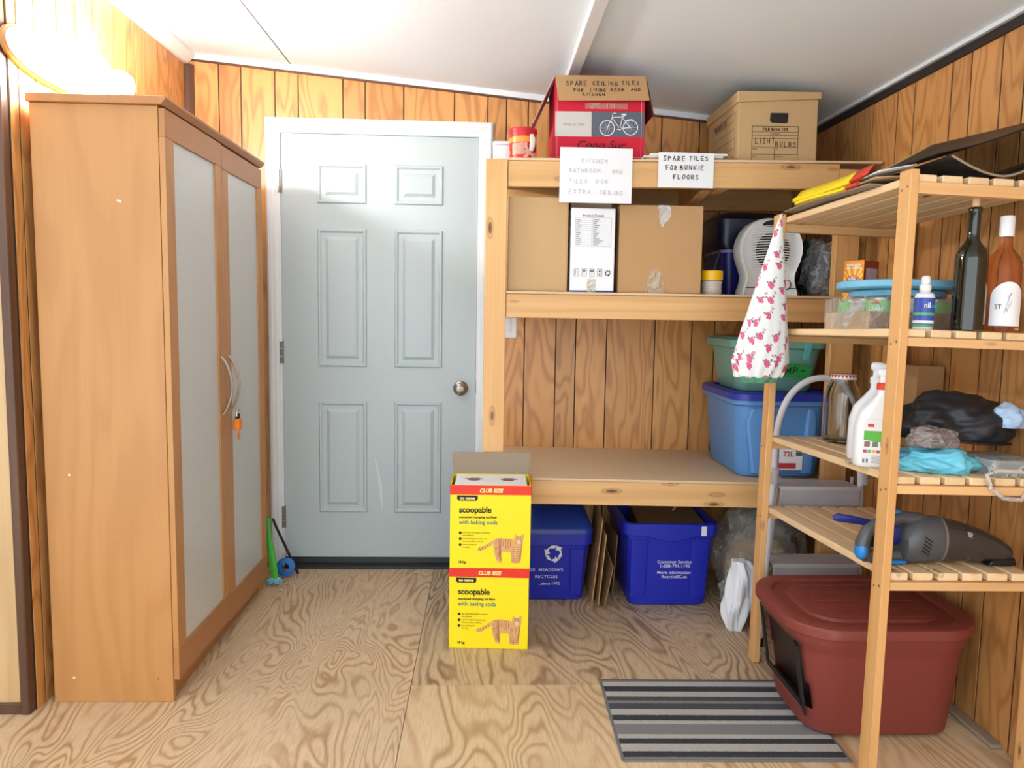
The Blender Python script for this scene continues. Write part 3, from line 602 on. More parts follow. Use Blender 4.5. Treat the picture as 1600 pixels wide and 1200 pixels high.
# --- file box
def file_box():
    w, d, h = .300, .39, .262
    T = thing('file_box', 'brown cardboard file box with lid marked light bulbs', 'file box', mat4=on_top(1.090, 2.862 + d / 2))
    b = MB().box(-w / 2, w / 2, -d / 2 + .004, d / 2, 0, h - .01)
    mk('box_body', b, M['card_tan'], T, bevel=.003)
    mk('lid', MB().hexa([(-w / 2 - .008, -d / 2 - .006, h - .040), (w / 2 + .008, -d / 2 - .006, h - .026), (w / 2 + .008, d / 2 + .006, h - .030), (-w / 2 - .008, d / 2 + .006, h - .040)], [(-w / 2 - .008, -d / 2 - .006, h), (w / 2 + .008, -d / 2 - .006, h), (w / 2 + .008, d / 2 + .006, h), (-w / 2 - .008, d / 2 + .006, h)]), M['card_tan'], T, bevel=.003)
    q = lambda x, y: (x - w / 2, -d / 2 + .0028, y)
    hh = MB(); pts = [(.118, .158), (.120, .186), (.188, .186), (.186, .152), (.178, .148), (.126, .150)]
    hh.poly([q(*p_) for p_ in pts]); mk('hand_hole', hh, M['black'], T, smooth=0)
    l = frame(MB(), .052, .228, .012, .138, .0016, q)
    for y in (.116, .104, .092, .060, .034): rect(l, .052, .228, y, y + .0012, q)
    rect(l, .138, .1395, .012, .060, q); mk('printed_form', l, M['ink'], T, smooth=0)
    text('FILE BOX 125', .0165, M['ink'], T, (-w / 2 + .140, -d / 2 + .0026, .120), align='CENTER', bold=.0004)
    text('CONTENTS', .0075, M['ink'], T, (-w / 2 + .140, -d / 2 + .0026, .1065), align='CENTER')
    hand([('LIGHT', .066, .074, .020, .0170), ('BULBS', .142, .064, .018, .0170)], M['marker'], T, lambda x, y: (x - w / 2, -d / 2 + .0022, y), wd=.0022, seed=2)
    for tx, x, y in (('FROM', .056, .0515), ('TO', .143, .0515), ('DATE', .056, .024), ('DESTROY', .143, .024)): text(tx, .0065, M['ink'], T, (-w / 2 + x, -d / 2 + .0026, y))
    qs = lambda x, y: (-w / 2 - .001, d / 2 - .02 - x, y)
    s_ = MB()
    for y in (.03, .065, .10, .135, .165): rect(s_, .06, .33, y, y + .0015, qs)
    frame(s_, .06, .33, .012, .195, .0015, qs); mk('printed_form', s_, M['ink'], T, smooth=0)
    text('FILE BOX 125', .026, M['ink'], T, (0, 0, 0), M=Matrix.Translation((-w / 2 - .0012, .10, .172)) @ Matrix.Rotation(R(-90), 4, 'Z') @ Matrix.Rotation(R(90), 4, 'X'), bold=.0005)
file_box()
# --- middle tier
ZM = 1.2765
def mid(name, label, cat, x0, x1, y0, d, h, mat, rz=0.0):
    T = thing(name, label, cat, ((x0 + x1) / 2, y0 + d / 2, ZM), rz); carton(T, x1 - x0, d, h, mat); return T
a_ = mid('cardboard_box', 'plain pale cardboard box at the left end of the middle tier', 'box', .084, .306, 2.826, .36, .345, M['card_tan'])
mk('flap_edge', MB().box(.104, .110, -.1808, -.18, .004, .34), M['card'], a_, smooth=0)
b_ = mid('product_box', 'tall white printed product box between two cardboard boxes', 'box', .316, .480, 2.822, .34, .308, M['paper'])
q = front(.164, .308, .34)
pr_ = frame(MB(), .015, .150, .168, .273, .0008, q)
for i in range(14): rect(pr_, .015, .150, .172 + i * .0069, .1725 + i * .0069, q)
rect(pr_, .077, .0778, .168, .273, q)
for i in range(14):
    y = .1742 + i * .0069; wv = .012 + .02 * ((i * 37) % 7) / 7; rect(pr_, .018, .018 + wv * (1.2 if i < 2 else .7), y, y + .0024, q); rect(pr_, .082, .082 + wv * (1.6 if i < 3 else .8), y, y + .0024, q)
mk('details_table', pr_, M['grey_ink'], b_, smooth=0)
text('Product Details', .0125, M['ink'], b_, (0, -.1712, .2765), align='CENTER')
ic = MB()
for i in range(4): frame(ic, .014 + i * .029, .032 + i * .029, .058, .086, .0012, q)
for x in (.019, .025): rect(ic, x, x + .0015, .064, .080, q)
disc(ic, (.052, .078), .004, q, 8); rect(ic, .0515, .0525, .064, .078, q); rect(ic, .074, .088, .076, .080, q); rect(ic, .0805, .0815, .064, .078, q); disc(ic, (.110, .066), .0035, q, 8); rect(ic, .107, .113, .074, .080, q)
recycle_mark(ic, .140, .071, .0105, q); mk('handling_icons', ic, M['ink'], b_, smooth=0)
mk('blue_edge', rect(MB(), .0, .164, .0005, .006, q), plain('blue_print', (40, 70, 150), .6), b_, smooth=0)
mk('tape_strip', rect(MB(), .062, .096, .0, .05, front(.164, .308, .34, .002)), M['tape'], b_, smooth=0)
g_ = thing('flat_carton', 'dark grey flat carton lying on top of the white product box', 'carton', (.395, 3.0, ZM + .3085)); mk('carton_body', MB().box(-.078, .078, -.13, .16, 0, .028), M['card_grey'], g_, bevel=.002)
c_ = mid('cardboard_box', 'wide brown taped cardboard box in the middle of the middle tier', 'box', .500, .812, 2.826, .36, .324, M['card'], R(-1.2))
qt = front(.312, .324, .36, .0015)
mk('tape_strip', MB().poly([qt(.142, .324), qt(.186, .324), qt(.192, .285), qt(.176, .262), qt(.160, .244), qt(.150, .262)]), film('shiny_tape', (240, 240, 240), .5, .08), c_, smooth=0)
mk('tape_strip', MB().poly([qt(.100, .0), qt(.178, .0), qt(.170, .060), qt(.150, .092), qt(.126, .088), qt(.112, .05)]), M['tape'], c_, smooth=0)
t = thing('tape_roll_tub', 'short white ribbed tub with a yellow band next to the brown box', 'tub', (.868, 2.885, ZM))
pf = [(.034, 0)]
for i in range(5): pf += [(.036, .004 + i * .010), (.039, .010 + i * .010), (.036, .0125 + i * .010)]
mk('ribbed_body', MB().lathe(pf + [(.0, .0545)], 28), plain('ivory_plastic', (216, 206, 196), .4), t); mk('yellow_band', MB().lathe([(.0405, .055), (.041, .058), (.041, .089), (.038, .091), (.0, .091)], 28), plain('yellow_plastic', (250, 196, 20), .4), t)
# --- cooler
def cooler():
    T = thing('picnic_cooler', 'navy blue picnic cooler standing behind the fan heater', 'cooler', (1.105, 3.23, ZM))
    blue = plain('cooler_blue', (22, 34, 126), .35); navy = plain('cooler_navy', (16, 20, 48), .35)
    mk('cooler_body', MB().loft([rrect(-.118, .118, -.10, .16, .04, 0), rrect(-.126, .126, -.11, .17, .04, .18)]), blue, T)
    mk('rim_band', MB().loft([rrect(-.13, .13, -.115, .175, .04, .1805), rrect(-.13, .13, -.115, .175, .04, .192)]), plain('cooler_white_band', (160, 168, 196), .4), T)
    mk('cooler_lid', MB().loft([rrect(-.14, .14, -.125, .185, .045, .1925), rrect(-.155, .155, -.13, .19, .05, .215), rrect(-.155, .155, -.13, .19, .05, .315), rrect(-.12, .12, -.09, .15, .05, .345)]), navy, T)
    mk('bail_handle', MB().tube([(-.132, -.09, .185), (-.155, -.12, .13), (-.168, -.13, .10)], .007, 8, flat=.5), plain('cooler_grey', (92, 96, 110), .4), T)
cooler()
# --- fan heater
def fan_heater():
    T = thing('fan_heater', 'white fan heater with round grille on the middle tier', 'heater', (1.09, 2.92, ZM))
    half = [(.108, .0), (.104, .024), (.101, .030), (.094, .05), (.093, .075), (.102, .10), (.114, .13), (.121, .16), (.122, .185), (.116, .215), (.102, .245), (.080, .270), (.050, .287), (.020, .293)]
    outl = [(x, z) for x, z in half] + [(-x, z) for x, z in half[::-1]]
    cz = .15
    def rg(y, s): return [(x * s, y, cz + (z - cz) * (s if z > .03 else 1)) for x, z in outl]
    wm_ = plain('heater_white', (232, 232, 230), .35, var=.01)
    mk('housing', MB().loft([rg(-.050, .90), rg(-.056, .955), rg(-.046, .99), rg(-.030, 1.0), rg(.03, 1.0), rg(.05, .96), rg(.06, .85)]), wm_, T, smooth=60)
    q = lambda x, z: (x, -.0575, z)
    g = MB(); g.add([q(.066 * math.cos(a), .168 + .070 * math.sin(a)) for a in [2 * math.pi * i / 32 for i in range(32)]], [tuple(range(32))]); mk('grille_opening', g, M['black'], T, smooth=0)
    for i in range(22):
        z = .060 + i * .0094; wd = .080 if .09 < z < .24 else .070
        if z > .25: wd = .05
        inside = abs(z - .168) < .070
        b = MB().tube([(-wd + 2 * wd * k / 10, -.0580 - .0015 * math.sin(math.pi * k / 10), z + .006 * (1 - (2 * k / 10 - 1) ** 2)) for k in range(11)], .0021 if inside else .0012, 6); mk('grille_bar', b, wm_, T)
    mk('grille_rib', MB().box(-.0022, .0022, -.0615, -.0578, .098, .240), wm_, T)
    hs = MB(); hs.loft([[(.042 * math.cos(a), y, .272 + .012 * math.sin(a) - .006 * math.cos(a) ** 2) for a in [2 * math.pi * i / 20 for i in range(20)]] for y in (-.0575, -.0535)]); mk('handle_slot', hs, M['black'], T)
    mk('dial', MB().lathe([(.017, 0), (.017, .003), (.014, .004), (.013, .010), (.0, .011)], 24).xf(Matrix.Translation((.058, -.053, .042)) @ Matrix.Rotation(R(90), 4, 'X')), wm_, T)
    mk('dial_ring', MB().lathe([(.020, 0), (.020, .0036), (.0172, .0036), (.0172, 0)], 24, cap0=False, cap1=False).xf(Matrix.Translation((.058, -.0525, .042)) @ Matrix.Rotation(R(90), 4, 'X')), M['black'], T)
    mk('base_line', MB().box(-.098, .098, -.0562, -.0545, .027, .0295), M['black'], T)
fan_heater()
# --- crumpled clear bag
def blob(c, r, seed, amp=.25, n=26, m=16, fr=3.0, floor=None):
    mb = MB().sphere((0, 0, 0), 1.0, n, m); out = []
    for x, y, z in mb.v:
        k = 1 + amp * mnoise.noise(Vector((x * fr + seed, y * fr, z * fr))) + amp * .5 * mnoise.noise(Vector((x * fr * 2.7, y * fr * 2.7 + seed, z * fr * 2.7)))
        p_ = [c[0] + r[0] * x * k, c[1] + r[1] * y * k, c[2] + r[2] * z * k]
        if floor is not None: p_[2] = max(p_[2], floor)
        out.append(tuple(p_))
    mb.v = out; return mb
M['clear_film'] = film('crumpled_clear_plastic', (222, 226, 230), .22, .15)
pb = thing('plastic_bag', 'crumpled clear plastic bag with a green bundle beside the fan heater', 'bag', (1.352, 3.06, ZM))
mk('green_bundle', blob((-.03, .04, .12), (.032, .07, .11), 4.2, .2, floor=.001), plain('dark_green_cloth', (18, 58, 48), .8), pb)
mk('bag_film', blob((0.008, 0, .11), (.070, .11, .122), 1.7, .22, 60, 40, 1.8, floor=.0), film('milky_film', (228, 232, 238), .42, .15), pb)

# ================================================================== totes on the low tier
def zlow(x): return .5795 - .0125 * (x - .08)
def tote(T, w, d, h, taper, r, mat, lipmat=None, lid=None, k=6, lip=.012):
    a, b = w / 2 - taper, d / 2 - taper
    mk('tub', MB().loft([rrect(-a + .01, a - .01, -b + .01, b - .01, r * .8, .0, k), rrect(-a, a, -b, b, r, .012, k), rrect(-w / 2, w / 2, -d / 2, d / 2, r * 1.1, h, k)]), mat, T)
    mk('rim', MB().loft([rrect(-w / 2 - .002, w / 2 + .002, -d / 2 - .002, d / 2 + .002, r * 1.1, h - .035, k), rrect(-w / 2 - lip, w / 2 + lip, -d / 2 - lip, d / 2 + lip, r * 1.2, h - .028, k), rrect(-w / 2 - lip, w / 2 + lip, -d / 2 - lip, d / 2 + lip, r * 1.2, h + .001, k)]), lipmat or mat, T)
    if lid:
        e = lip + .006
        mk('lid', MB().loft([rrect(-w / 2 - e, w / 2 + e, -d / 2 - e, d / 2 + e, r * 1.25, h - .012, k), rrect(-w / 2 - e, w / 2 + e, -d / 2 - e, d / 2 + e, r * 1.25, h + .012, k), rrect(-w / 2 - e + .008, w / 2 + e - .008, -d / 2 - e + .008, d / 2 + e - .008, r * 1.2, h + .018, k), rrect(-w / 2 + .02, w / 2 - .02, -d / 2 + .02, d / 2 - .02, r, h + .018, k), rrect(-w / 2 + .026, w / 2 - .026, -d / 2 + .026, d / 2 - .026, r, h + .010, k)]), lid, T)
M['tote_blue'] = plain('tote_blue', (96, 152, 216), .4, var=.02); M['tote_lid'] = plain('tote_dark_blue', (42, 56, 168), .4, var=.02)
tb = thing('storage_tote', 'blue storage tote with dark blue lid on the lowest tier', 'tote', (1.165, 3.085, zlow(1.165) + .004))
tote(tb, .372, .46, .315, .022, .055, M['tote_blue'], None, M['tote_lid'])
mk('bulge_rib', MB().loft([rrect(-.12, -.03, -.2335, -.20, .012, .02), rrect(-.15, -.02, -.2365, -.20, .012, .22), rrect(-.13, -.04, -.232, -.20, .012, .27)]), M['tote_blue'], tb)
mk('bulge_rib', MB().loft([rrect(.075, .12, -.2335, -.20, .012, .02), rrect(.085, .13, -.2365, -.20, .012, .22), rrect(.09, .125, -.232, -.20, .012, .27)]), M['tote_blue'], tb)
qb = lambda x, y: (x, -.2392, y)
st = mk('price_sticker', rect(MB(), -.018, .075, .035, .155, qb), M['paper'], tb, smooth=0)
qb2 = lambda x, y: (x, -.2396, y)
text('72L', .028, plain('red_print', (190, 40, 60), .6), tb, (-.002, -.2398, .088), bold=.0006); mk('sticker_band', rect(MB(), -.018, .05, .040, .062, qb2), plain('sticker_red', (200, 60, 70), .6), tb, smooth=0)
text('STACKING TOTE', .0085, M['ink'], tb, (.022, -.2398, .124), align='CENTER')
for i, c in enumerate(((90, 130, 110), (200, 170, 80), (180, 110, 120), (80, 90, 120))): mk('sticker_photo', rect(MB(), .048, .073, .132 - i * .014, .145 - i * .014, qb2), plain('photo_%d' % i, c, .6), tb, smooth=0)
M['teal'] = plain('tote_teal', (132, 186, 172), .4, var=.02)
tt = thing('storage_tote', 'pale teal storage tote with green tape on top of the blue tote', 'tote', (1.175, 3.13, zlow(1.165) + .0045 + .326))
tote(tt, .366, .36, .205, .030, .045, M['teal'], None, None, lip=.016)
mk('lid_panel', MB().loft([rrect(-.19, .19, -.187, .187, .05, .206), rrect(-.18, .18, -.177, .177, .05, .216)]), M['teal'], tt)
for x in (-.045, .10): mk('latch', MB().hexa([(x - .018, -.204, .13), (x + .008, -.204, .13), (x + .008, -.19, .13), (x - .018, -.19, .13)], [(x - .006, -.206, .215), (x + .022, -.206, .215), (x + .022, -.192, .215), (x - .006, -.192, .215)]), plain('latch_teal', (108, 200, 198), .35), tt, bevel=.003)
tp = mk('green_tape', MB().hexa([(-.060, -.1815, .072), (.120, -.1815, .054), (.120, -.170, .054), (-.060, -.170, .072)], [(-.060, -.189, .122), (.125, -.189, .104), (.125, -.178, .104), (-.060, -.178, .122)]), plain('green_tape', (40, 170, 72), .6), tt, smooth=0)
hand([('EMP-', -.012, .076, .024, .032)], M['ink'], tt, lambda x, y: (x, -.1835 - (y - .07) * .17 - .0012, y), wd=.0042, seed=8)

# ================================================================== litter cartons
CAT = [(335, 985), (345, 968), (400, 950), (450, 920), (495, 890), (512, 876), (560, 868), (620, 873), (680, 880), (702, 892), (705, 860), (708, 823), (730, 848), (755, 850), (797, 823), (796, 870), (785, 910), (770, 945), (775, 975), (762, 1010), (755, 1060), (766, 1098), (768, 1115), (727, 1118), (722, 1090), (718, 1048), (712, 1100), (713, 1118), (680, 1115), (680, 1095), (672, 1020), (660, 1006), (600, 1006), (570, 1020), (546, 1050), (560, 1088), (582, 1104), (576, 1115), (540, 1110), (525, 1080), (505, 1020), (496, 960), (490, 925), (440, 960), (390, 992), (345, 1000)]
MC = dict(y=plain('litter_yellow', (255, 230, 10), .5, var=.015), r=plain('litter_red', (232, 48, 28), .5), c=plain('cat_fur', (228, 172, 116), .7, var=.12, scale=120), s=plain('cat_stripe', (178, 112, 64), .7), w=plain('cat_pale', (240, 212, 176), .7), t=plain('teal_print', (30, 120, 130), .6), cr=plain('cream_letters', (250, 240, 150), .6))
def fan_poly(mb, pts, put):
    bm = bmesh.new(); vs = [bm.verts.new(put(*p_)) for p_ in pts]; f_ = bm.faces.new(vs); bmesh.ops.triangulate(bm, faces=[f_]); bm.verts.index_update()
    mb.add([v.co[:] for v in bm.verts], [[v.index for v in f.verts] for f in bm.faces]); bm.free()
def litter_box(label, loc, rz, opened):
    w, d, h = .282, .188, .297
    T = thing('litter_carton', label, 'carton', loc, rz, 'cat litter cartons')
    th = .003
    if opened:
        b = MB().box(-w / 2, w / 2, -d / 2, -d / 2 + th, 0, h).box(-w / 2, w / 2, d / 2 - th, d / 2, 0, h).box(-w / 2, -w / 2 + th, -d / 2 + th, d / 2 - th, 0, h).box(w / 2 - th, w / 2, -d / 2 + th, d / 2 - th, 0, h).box(-w / 2 + th, w / 2 - th, -d / 2 + th, d / 2 - th, 0, th)
        mk('carton_body', b, MC['y'], T, smooth=0)
        ins = mk('inner_panel', MB().box(-w / 2 + .014, w / 2 - .014, -d / 2 + .010, d / 2 - th - .001, h - .006, h - .003), M['paper'], T, smooth=0)
        for sx in (-.062, .062):
            paw = MB(); z = h - .0024
            for dx, dy, rx, ry in ((0, -.01, .022, .014), (-.022, .006, .011, .009), (-.006, .014, .011, .009), (.012, .014, .011, .009), (.025, .004, .010, .008)):
                paw.add([(sx + dx + rx * math.cos(2 * math.pi * i / 14), .012 + dy + ry * math.sin(2 * math.pi * i / 14), z + dx * .001) for i in range(14)], [tuple(range(14))])
            mk('paw_hole', paw, M['card_dark'], ins, smooth=0)
        mk('back_flap', MB().hexa([(-w / 2 + .002, d / 2 - .004, h), (w / 2 - .002, d / 2 - .004, h), (w / 2 - .002, d / 2, h), (-w / 2 + .002, d / 2, h)], [(-w / 2 - .006, d / 2 + .004, h + .080), (w / 2 + .006, d / 2 + .004, h + .082), (w / 2 + .006, d / 2 + .008, h + .082), (-w / 2 - .006, d / 2 + .008, h + .080)]), M['card_grey'], T, bevel=.001)
        mk('side_flap', MB().hexa([(w / 2, -d / 2 + .02, h - .055), (w / 2 + .003, -d / 2 + .02, h - .055), (w / 2 + .003, d / 2 - .01, h - .03), (w / 2, d / 2 - .01, h - .03)], [(w / 2 + .001, -d / 2 + .004, h + .001), (w / 2 + .004, -d / 2 + .004, h + .001), (w / 2 + .004, d / 2, h + .001), (w / 2 + .001, d / 2, h + .001)]), MC['r'], T)
    else:
        mk('carton_body', MB().box(-w / 2, w / 2, -d / 2, d / 2, 0, h), MC['y'], T, bevel=.002)
    q = front(w, h, d); q2 = front(w, h, d, .0018); q3 = front(w, h, d, .0024)
    rb_ = MB(); rect(rb_, -.001, w + .001, h - .034, h - .0005, q)
    rb_.add([(-w / 2 - .0012, -d / 2 - .001, h - .034), (-w / 2 - .0012, d / 2, h - .034), (-w / 2 - .0012, d / 2, h - .0005), (-w / 2 - .0012, -d / 2 - .001, h - .0005)], [(0, 1, 2, 3)]); rb_.add([(w / 2 + .0012, -d / 2 - .001, h - .034), (w / 2 + .0012, d / 2, h - .034), (w / 2 + .0012, d / 2, h - .0005), (w / 2 + .0012, -d / 2 - .001, h - .0005)], [(0, 3, 2, 1)])
    mk('red_band', rb_, MC['r'], T, smooth=0)
    F = lambda x, z, o=.0020: (x - w / 2, -d / 2 - o, z)
    text('CLUB SIZE', .0190, MC['cr'], T, F(.142, h - .025), align='CENTER', bold=.0008, shear=.22, sx=.92)
    bl = MB(); bl.poly([q(.024, h - .037), q(.096, h - .037), q(.096, h - .049), q(.091, h - .055), q(.029, h - .055), q(.024, h - .049)][::-1]); mk('brand_tab', bl, M['ink'], T, smooth=0)
    text('no name', .0150, MC['cr'], T, F(.060, h - .0505, .0022), align='CENTER', bold=.0005)
    text('scoopable', .0300, M['ink'], T, F(.031, .200), bold=.0007, sx=.98, spacing=.95)
    text('unscented clumping cat litter', .0116, M['ink'], T, F(.031, .180), bold=.0003, sx=.98)
    text('with baking soda', .0215, MC['t'], T, F(.031, .158), bold=.0002, sx=.93)
    dd = MB()
    for i, (z, l1, l2) in enumerate(((.127, 'fast, hard clumping for quick and', 'easy disposal'), (.105, 'provides high absorption and', 'eliminate odour control'), (.084, 'low tracking and', 'low dust'))):
        disc(dd, (.036, z), .0050, q, 14); text(l1, .0072, M['ink'], T, F(.045, z - .001)); text(l2, .0072, M['ink'], T, F(.045, z - .0105))
    mk('bullet_dots', dd, M['ink'], T, smooth=0)
    text('18 kg', .0125, M['ink'], T, F(.029, .018), bold=.0003)
    cm = lambda x, y, o=q: o((x - 60) / 805 * w, (1170 - y) / 820 * h)
    c = MB(); fan_poly(c, CAT, cm); ct = mk('cat_print', c, MC['c'], T, smooth=0)
    s_ = MB(); st2 = lambda x, y: cm(x, y, q2)
    for x in (528, 552, 576, 600, 624, 648, 672): ribbon(s_, [(x, 876), (x - 8, 915), (x - 2, 950 + (x % 5) * 6)], 6, st2)
    for x, y in ((360, 980), (385, 972), (410, 962), (436, 946), (462, 930)): ribbon(s_, [(x - 4, y - 14), (x + 6, y + 12)], 7, st2)
    for y in (965, 985, 1005, 1028, 1052, 1075): ribbon(s_, [(505 + (y - 965) * .28, y), (545 + (y - 965) * .02, y + 8)], 5, st2)
    for y in (955, 975, 998, 1020, 1045, 1070, 1092): ribbon(s_, [(683, y), (708, y + 5)], 5, st2); ribbon(s_, [(728, y), (756, y + 3)], 5, st2)
    for p_ in ([(722, 862), (742, 856), (738, 868)], [(752, 856), (775, 862)], [(712, 905), (728, 912)], [(775, 905), (788, 898)], [(746, 850), (747, 866)]): ribbon(s_, p_, 4, st2)
    mk('cat_stripes', s_, MC['s'], ct, smooth=0)
    f_ = MB(); disc(f_, (750, 905), 18, st2, 12); mk('cat_muzzle', f_, MC['w'], ct, smooth=0)
    e_ = MB(); st3 = lambda x, y: cm(x, y, q3)
    disc(e_, (730, 880), 6, st3, 8); disc(e_, (766, 878), 6, st3, 8); disc(e_, (750, 898), 4, st3, 6); mk('cat_eyes', e_, M['ink'], ct, smooth=0)
litter_box('yellow cat litter carton standing on the floor under the opened one', (.0235 + .010, 2.592 + .095, 0.0005), R(-3.2), False)
litter_box('opened yellow cat litter carton with raised flap on top of the other', (.0275 + .004, 2.588 + .094, .2985), R(-1.0), True)

# ================================================================== recycling bins under the rack
M['bin_blue'] = plain('bin_blue', (30, 42, 176), .38, var=.03)
def bin_body(T, w, d, h, taper, r=.03):
    th = .004; a, b = w / 2 - taper, d / 2 - taper; k = 5
    out = [rrect(-a, a, -b, b, r, .006, k), rrect(-w / 2, w / 2, -d / 2, d / 2, r, h - .05, k), rrect(-w / 2 - .014, w / 2 + .014, -d / 2 - .014, d / 2 + .014, r * 1.2, h - .048, k), rrect(-w / 2 - .014, w / 2 + .014, -d / 2 - .014, d / 2 + .014, r * 1.2, h - .003, k), rrect(-w / 2 - .010, w / 2 + .010, -d / 2 - .010, d / 2 + .010, r * 1.2, h, k), rrect(-w / 2 + th, w / 2 - th, -d / 2 + th, d / 2 - th, r * .9, h - .002, k), rrect(-a + th, a - th, -b + th, b - th, r * .9, .012, k)]
    out.insert(0, rrect(-a + .008, a - .008, -b + .008, b - .008, r * .8, 0, k))
    mk('bin_body', MB().loft(out), M['bin_blue'], T)
r1 = thing('recycling_bin', 'blue lidded recycling bin behind the yellow litter cartons', 'bin', (.235, 3.035 + .17, 0.0005))
bin_body(r1, .42, .34, .295, .018)
mk('lid', MB().loft([rrect(-.226, .226, -.190, .19, .04, .290), rrect(-.228, .228, -.190, .19, .04, .302), rrect(-.222, .222, -.184, .186, .04, .318), rrect(-.20, .205, -.12, .17, .05, .365), rrect(-.17, .18, -.05, .14, .05, .392)]), plain('bin_lid_blue', (34, 62, 150), .4), r1, smooth=50)
qf = lambda x, z: (x, -.17 + .018 * (1 - z / .25) - .0014, z)
MR1 = lambda x, z: Matrix.Translation((x, -.17 + .018 * (1 - z / .25) - .0022, z)) @ Matrix.Rotation(R(90) + .072, 4, 'X')
text('RIDGE  MEADOWS', .0190, M['white_ink'], r1, (0, 0, 0), M=MR1(-.070, .128), bold=.0002, spacing=1.12); text('RECYCLES', .0190, M['white_ink'], r1, (0, 0, 0), M=MR1(-.012, .098), bold=.0002, spacing=1.12); text('...since 1972', .0180, M['white_ink'], r1, (0, 0, 0), M=MR1(.004, .068), bold=.0002)
mk('recycling_symbol', recycle_mark(MB(), .064, .205, .036, qf), M['white_ink'], r1, smooth=0)
mk('side_rib', MB().loft([rrect(.135, .185, -.160, -.13, .006, .03), rrect(.130, .192, -.1745, -.13, .006, .225)]), M['bin_blue'], r1)
r2 = thing('recycling_bin', 'open blue recycling bin with customer service lettering', 'bin', (.770, 2.985 + .20, 0.0005))
bin_body(r2, .362, .42, .355, .022)
mk('front_lip', MB().prism([(-.172, .352), (.172, .352), (.172, .305)] + [(.10 - .20 * i / 8, .303 - .022 * math.sin(math.pi * i / 8)) for i in range(9)] + [(-.172, .305)], 'Y', -.2265, -.205), M['bin_blue'], r2, bevel=.003)
for x in (-.125, .125): mk('front_rib', MB().loft([rrect(x - .035, x + .03, -.196, -.17, .006, .04), rrect(x - .038, x + .035, -.2125, -.17, .006, .285)]), M['bin_blue'], r2)
mk('white_tag', MB().box(.120, .142, -.2285, -.2262, .306, .345), M['white_plastic'], r2, bevel=.001)
MR2 = lambda x, z: Matrix.Translation((x, -.21 + .022 * (1 - z / .30) - .0028, z)) @ Matrix.Rotation(R(90) + .072, 4, 'X')
for tx, z in (('Customer Service:', .184), ('1-888-791-1190', .166), ('More information:', .138), ('RecycleBC.ca', .120)): text(tx, .0195, M['white_ink'], r2, (0, 0, 0), M=MR2(.022, z), align='CENTER', bold=.0001)
con = thing('cardboard_scraps', 'dark folded cardboard scraps inside the open blue bin', 'cardboard', (.80, 3.20, .02))
mk('scrap_sheet', MB().hexa([(-.12, -.15, 0), (.13, -.15, 0), (.13, .15, .0), (-.12, .15, .0)], [(-.13, -.16, .27), (.14, -.15, .30), (.14, .15, .33), (-.13, .15, .32)]), M['card_dark'], con, bevel=.002)
mk('scrap_sheet', MB().hexa([(.02, -.02, .33), (.03, -.02, .33), (.10, .12, .33), (.09, .12, .33)], [(.05, -.06, .40), (.06, -.06, .40), (.12, .10, .42), (.11, .10, .42)]), M['card'], con)
# cardboard sheets between the bins
for k, (x0, xt, y, hh, d_, lab) in enumerate(((.452, .490, 2.985, .36, .30, 'tallest leaning cardboard sheet touching the lidded blue bin'), (.478, .505, 2.975, .30, .30, 'thin cardboard sheet in the middle of the leaning sheets'), (.500, .535, 2.960, .22, .26, 'short cardboard sheet with a torn slanted top edge'), (.556, .575, 3.10, .26, .22, 'dark cardboard sheet leaning next to the open blue bin'))):
    T = thing('cardboard_sheet', lab, 'cardboard', (x0, y, .001), R(-2 + k * 2), 'cardboard sheets between the bins')
    s_ = xt - x0
    mk('sheet', MB().hexa([(0, 0, 0), (.005, 0, 0), (.005, d_, 0), (0, d_, 0)], [(s_, .01, hh - (.05 if k == 2 else 0)), (s_ + .005, .01, hh - (.05 if k == 2 else 0)), (s_ + .005, d_, hh), (s_, d_, hh)]), M['card'] if k < 2 else M['card_dark'], T, bevel=.001)
# clear bags of packaging and a white bag
M['bag_film'] = film('packaging_film', (226, 222, 214), .20, .10)
T = thing('packaging_bag', 'big crumpled clear bag of brown packaging under the rack', 'bag', (1.165, 3.09, .0005))
mk('brown_contents', blob((.02, .02, .15), (.14, .16, .15), 2.1, .18, 40, 26, 1.6, floor=.004), plain('kraft_stuffing', (186, 152, 106), .8, var=.2, scale=9), T)
mk('dark_contents', blob((.04, -.0, .34), (.15, .13, .08), 5.3, .18, 40, 26, 1.6), plain('dark_stuffing', (112, 108, 100), .85, var=.3, scale=20), T)
mk('bag_film', blob((.015, .0, .205), (.185, .19, .225), 8.4, .2, 80, 52, 2.0, floor=.0), M['bag_film'], T)
T = thing('packaging_bag', 'small crumpled clear plastic wrap on the floor by the open bin', 'bag', (1.015, 2.905, .0005))
mk('bag_film', blob((0, 0, .085), (.052, .05, .10), 3.9, .35, 56, 36, 2.0, floor=.0), M['bag_film'], T)
def drape(rx, ry, h, seed):
    """soft hanging bag: narrow tied top, folded skirt"""
    rings = []
    for j in range(25):
        s = j / 24; k = .25 + .95 * math.sin(math.pi * (.12 + .80 * s)) ** .8 if s < .97 else .6
        rings.append([(rx * k * (1 + .22 * math.sin(5 * a + 4 * s + seed) + .10 * math.sin(11 * a - 7 * s)) * math.cos(a) + .012 * math.sin(5 * s), ry * k * (1 + .22 * math.sin(5 * a + 4 * s + seed) + .10 * math.sin(11 * a - 7 * s)) * math.sin(a), h * (1 - s)) for a in [2 * math.pi * i / 56 for i in range(56)]])
    return MB().loft(rings)
T = thing('white_bag', 'crumpled white plastic bag behind the far shelf post', 'bag', (.985, 2.765, .0005))
mk('bag_body', drape(.044, .040, .27, 3), plain('white_film', (240, 241, 246), .4, var=.02), T, smooth=50)

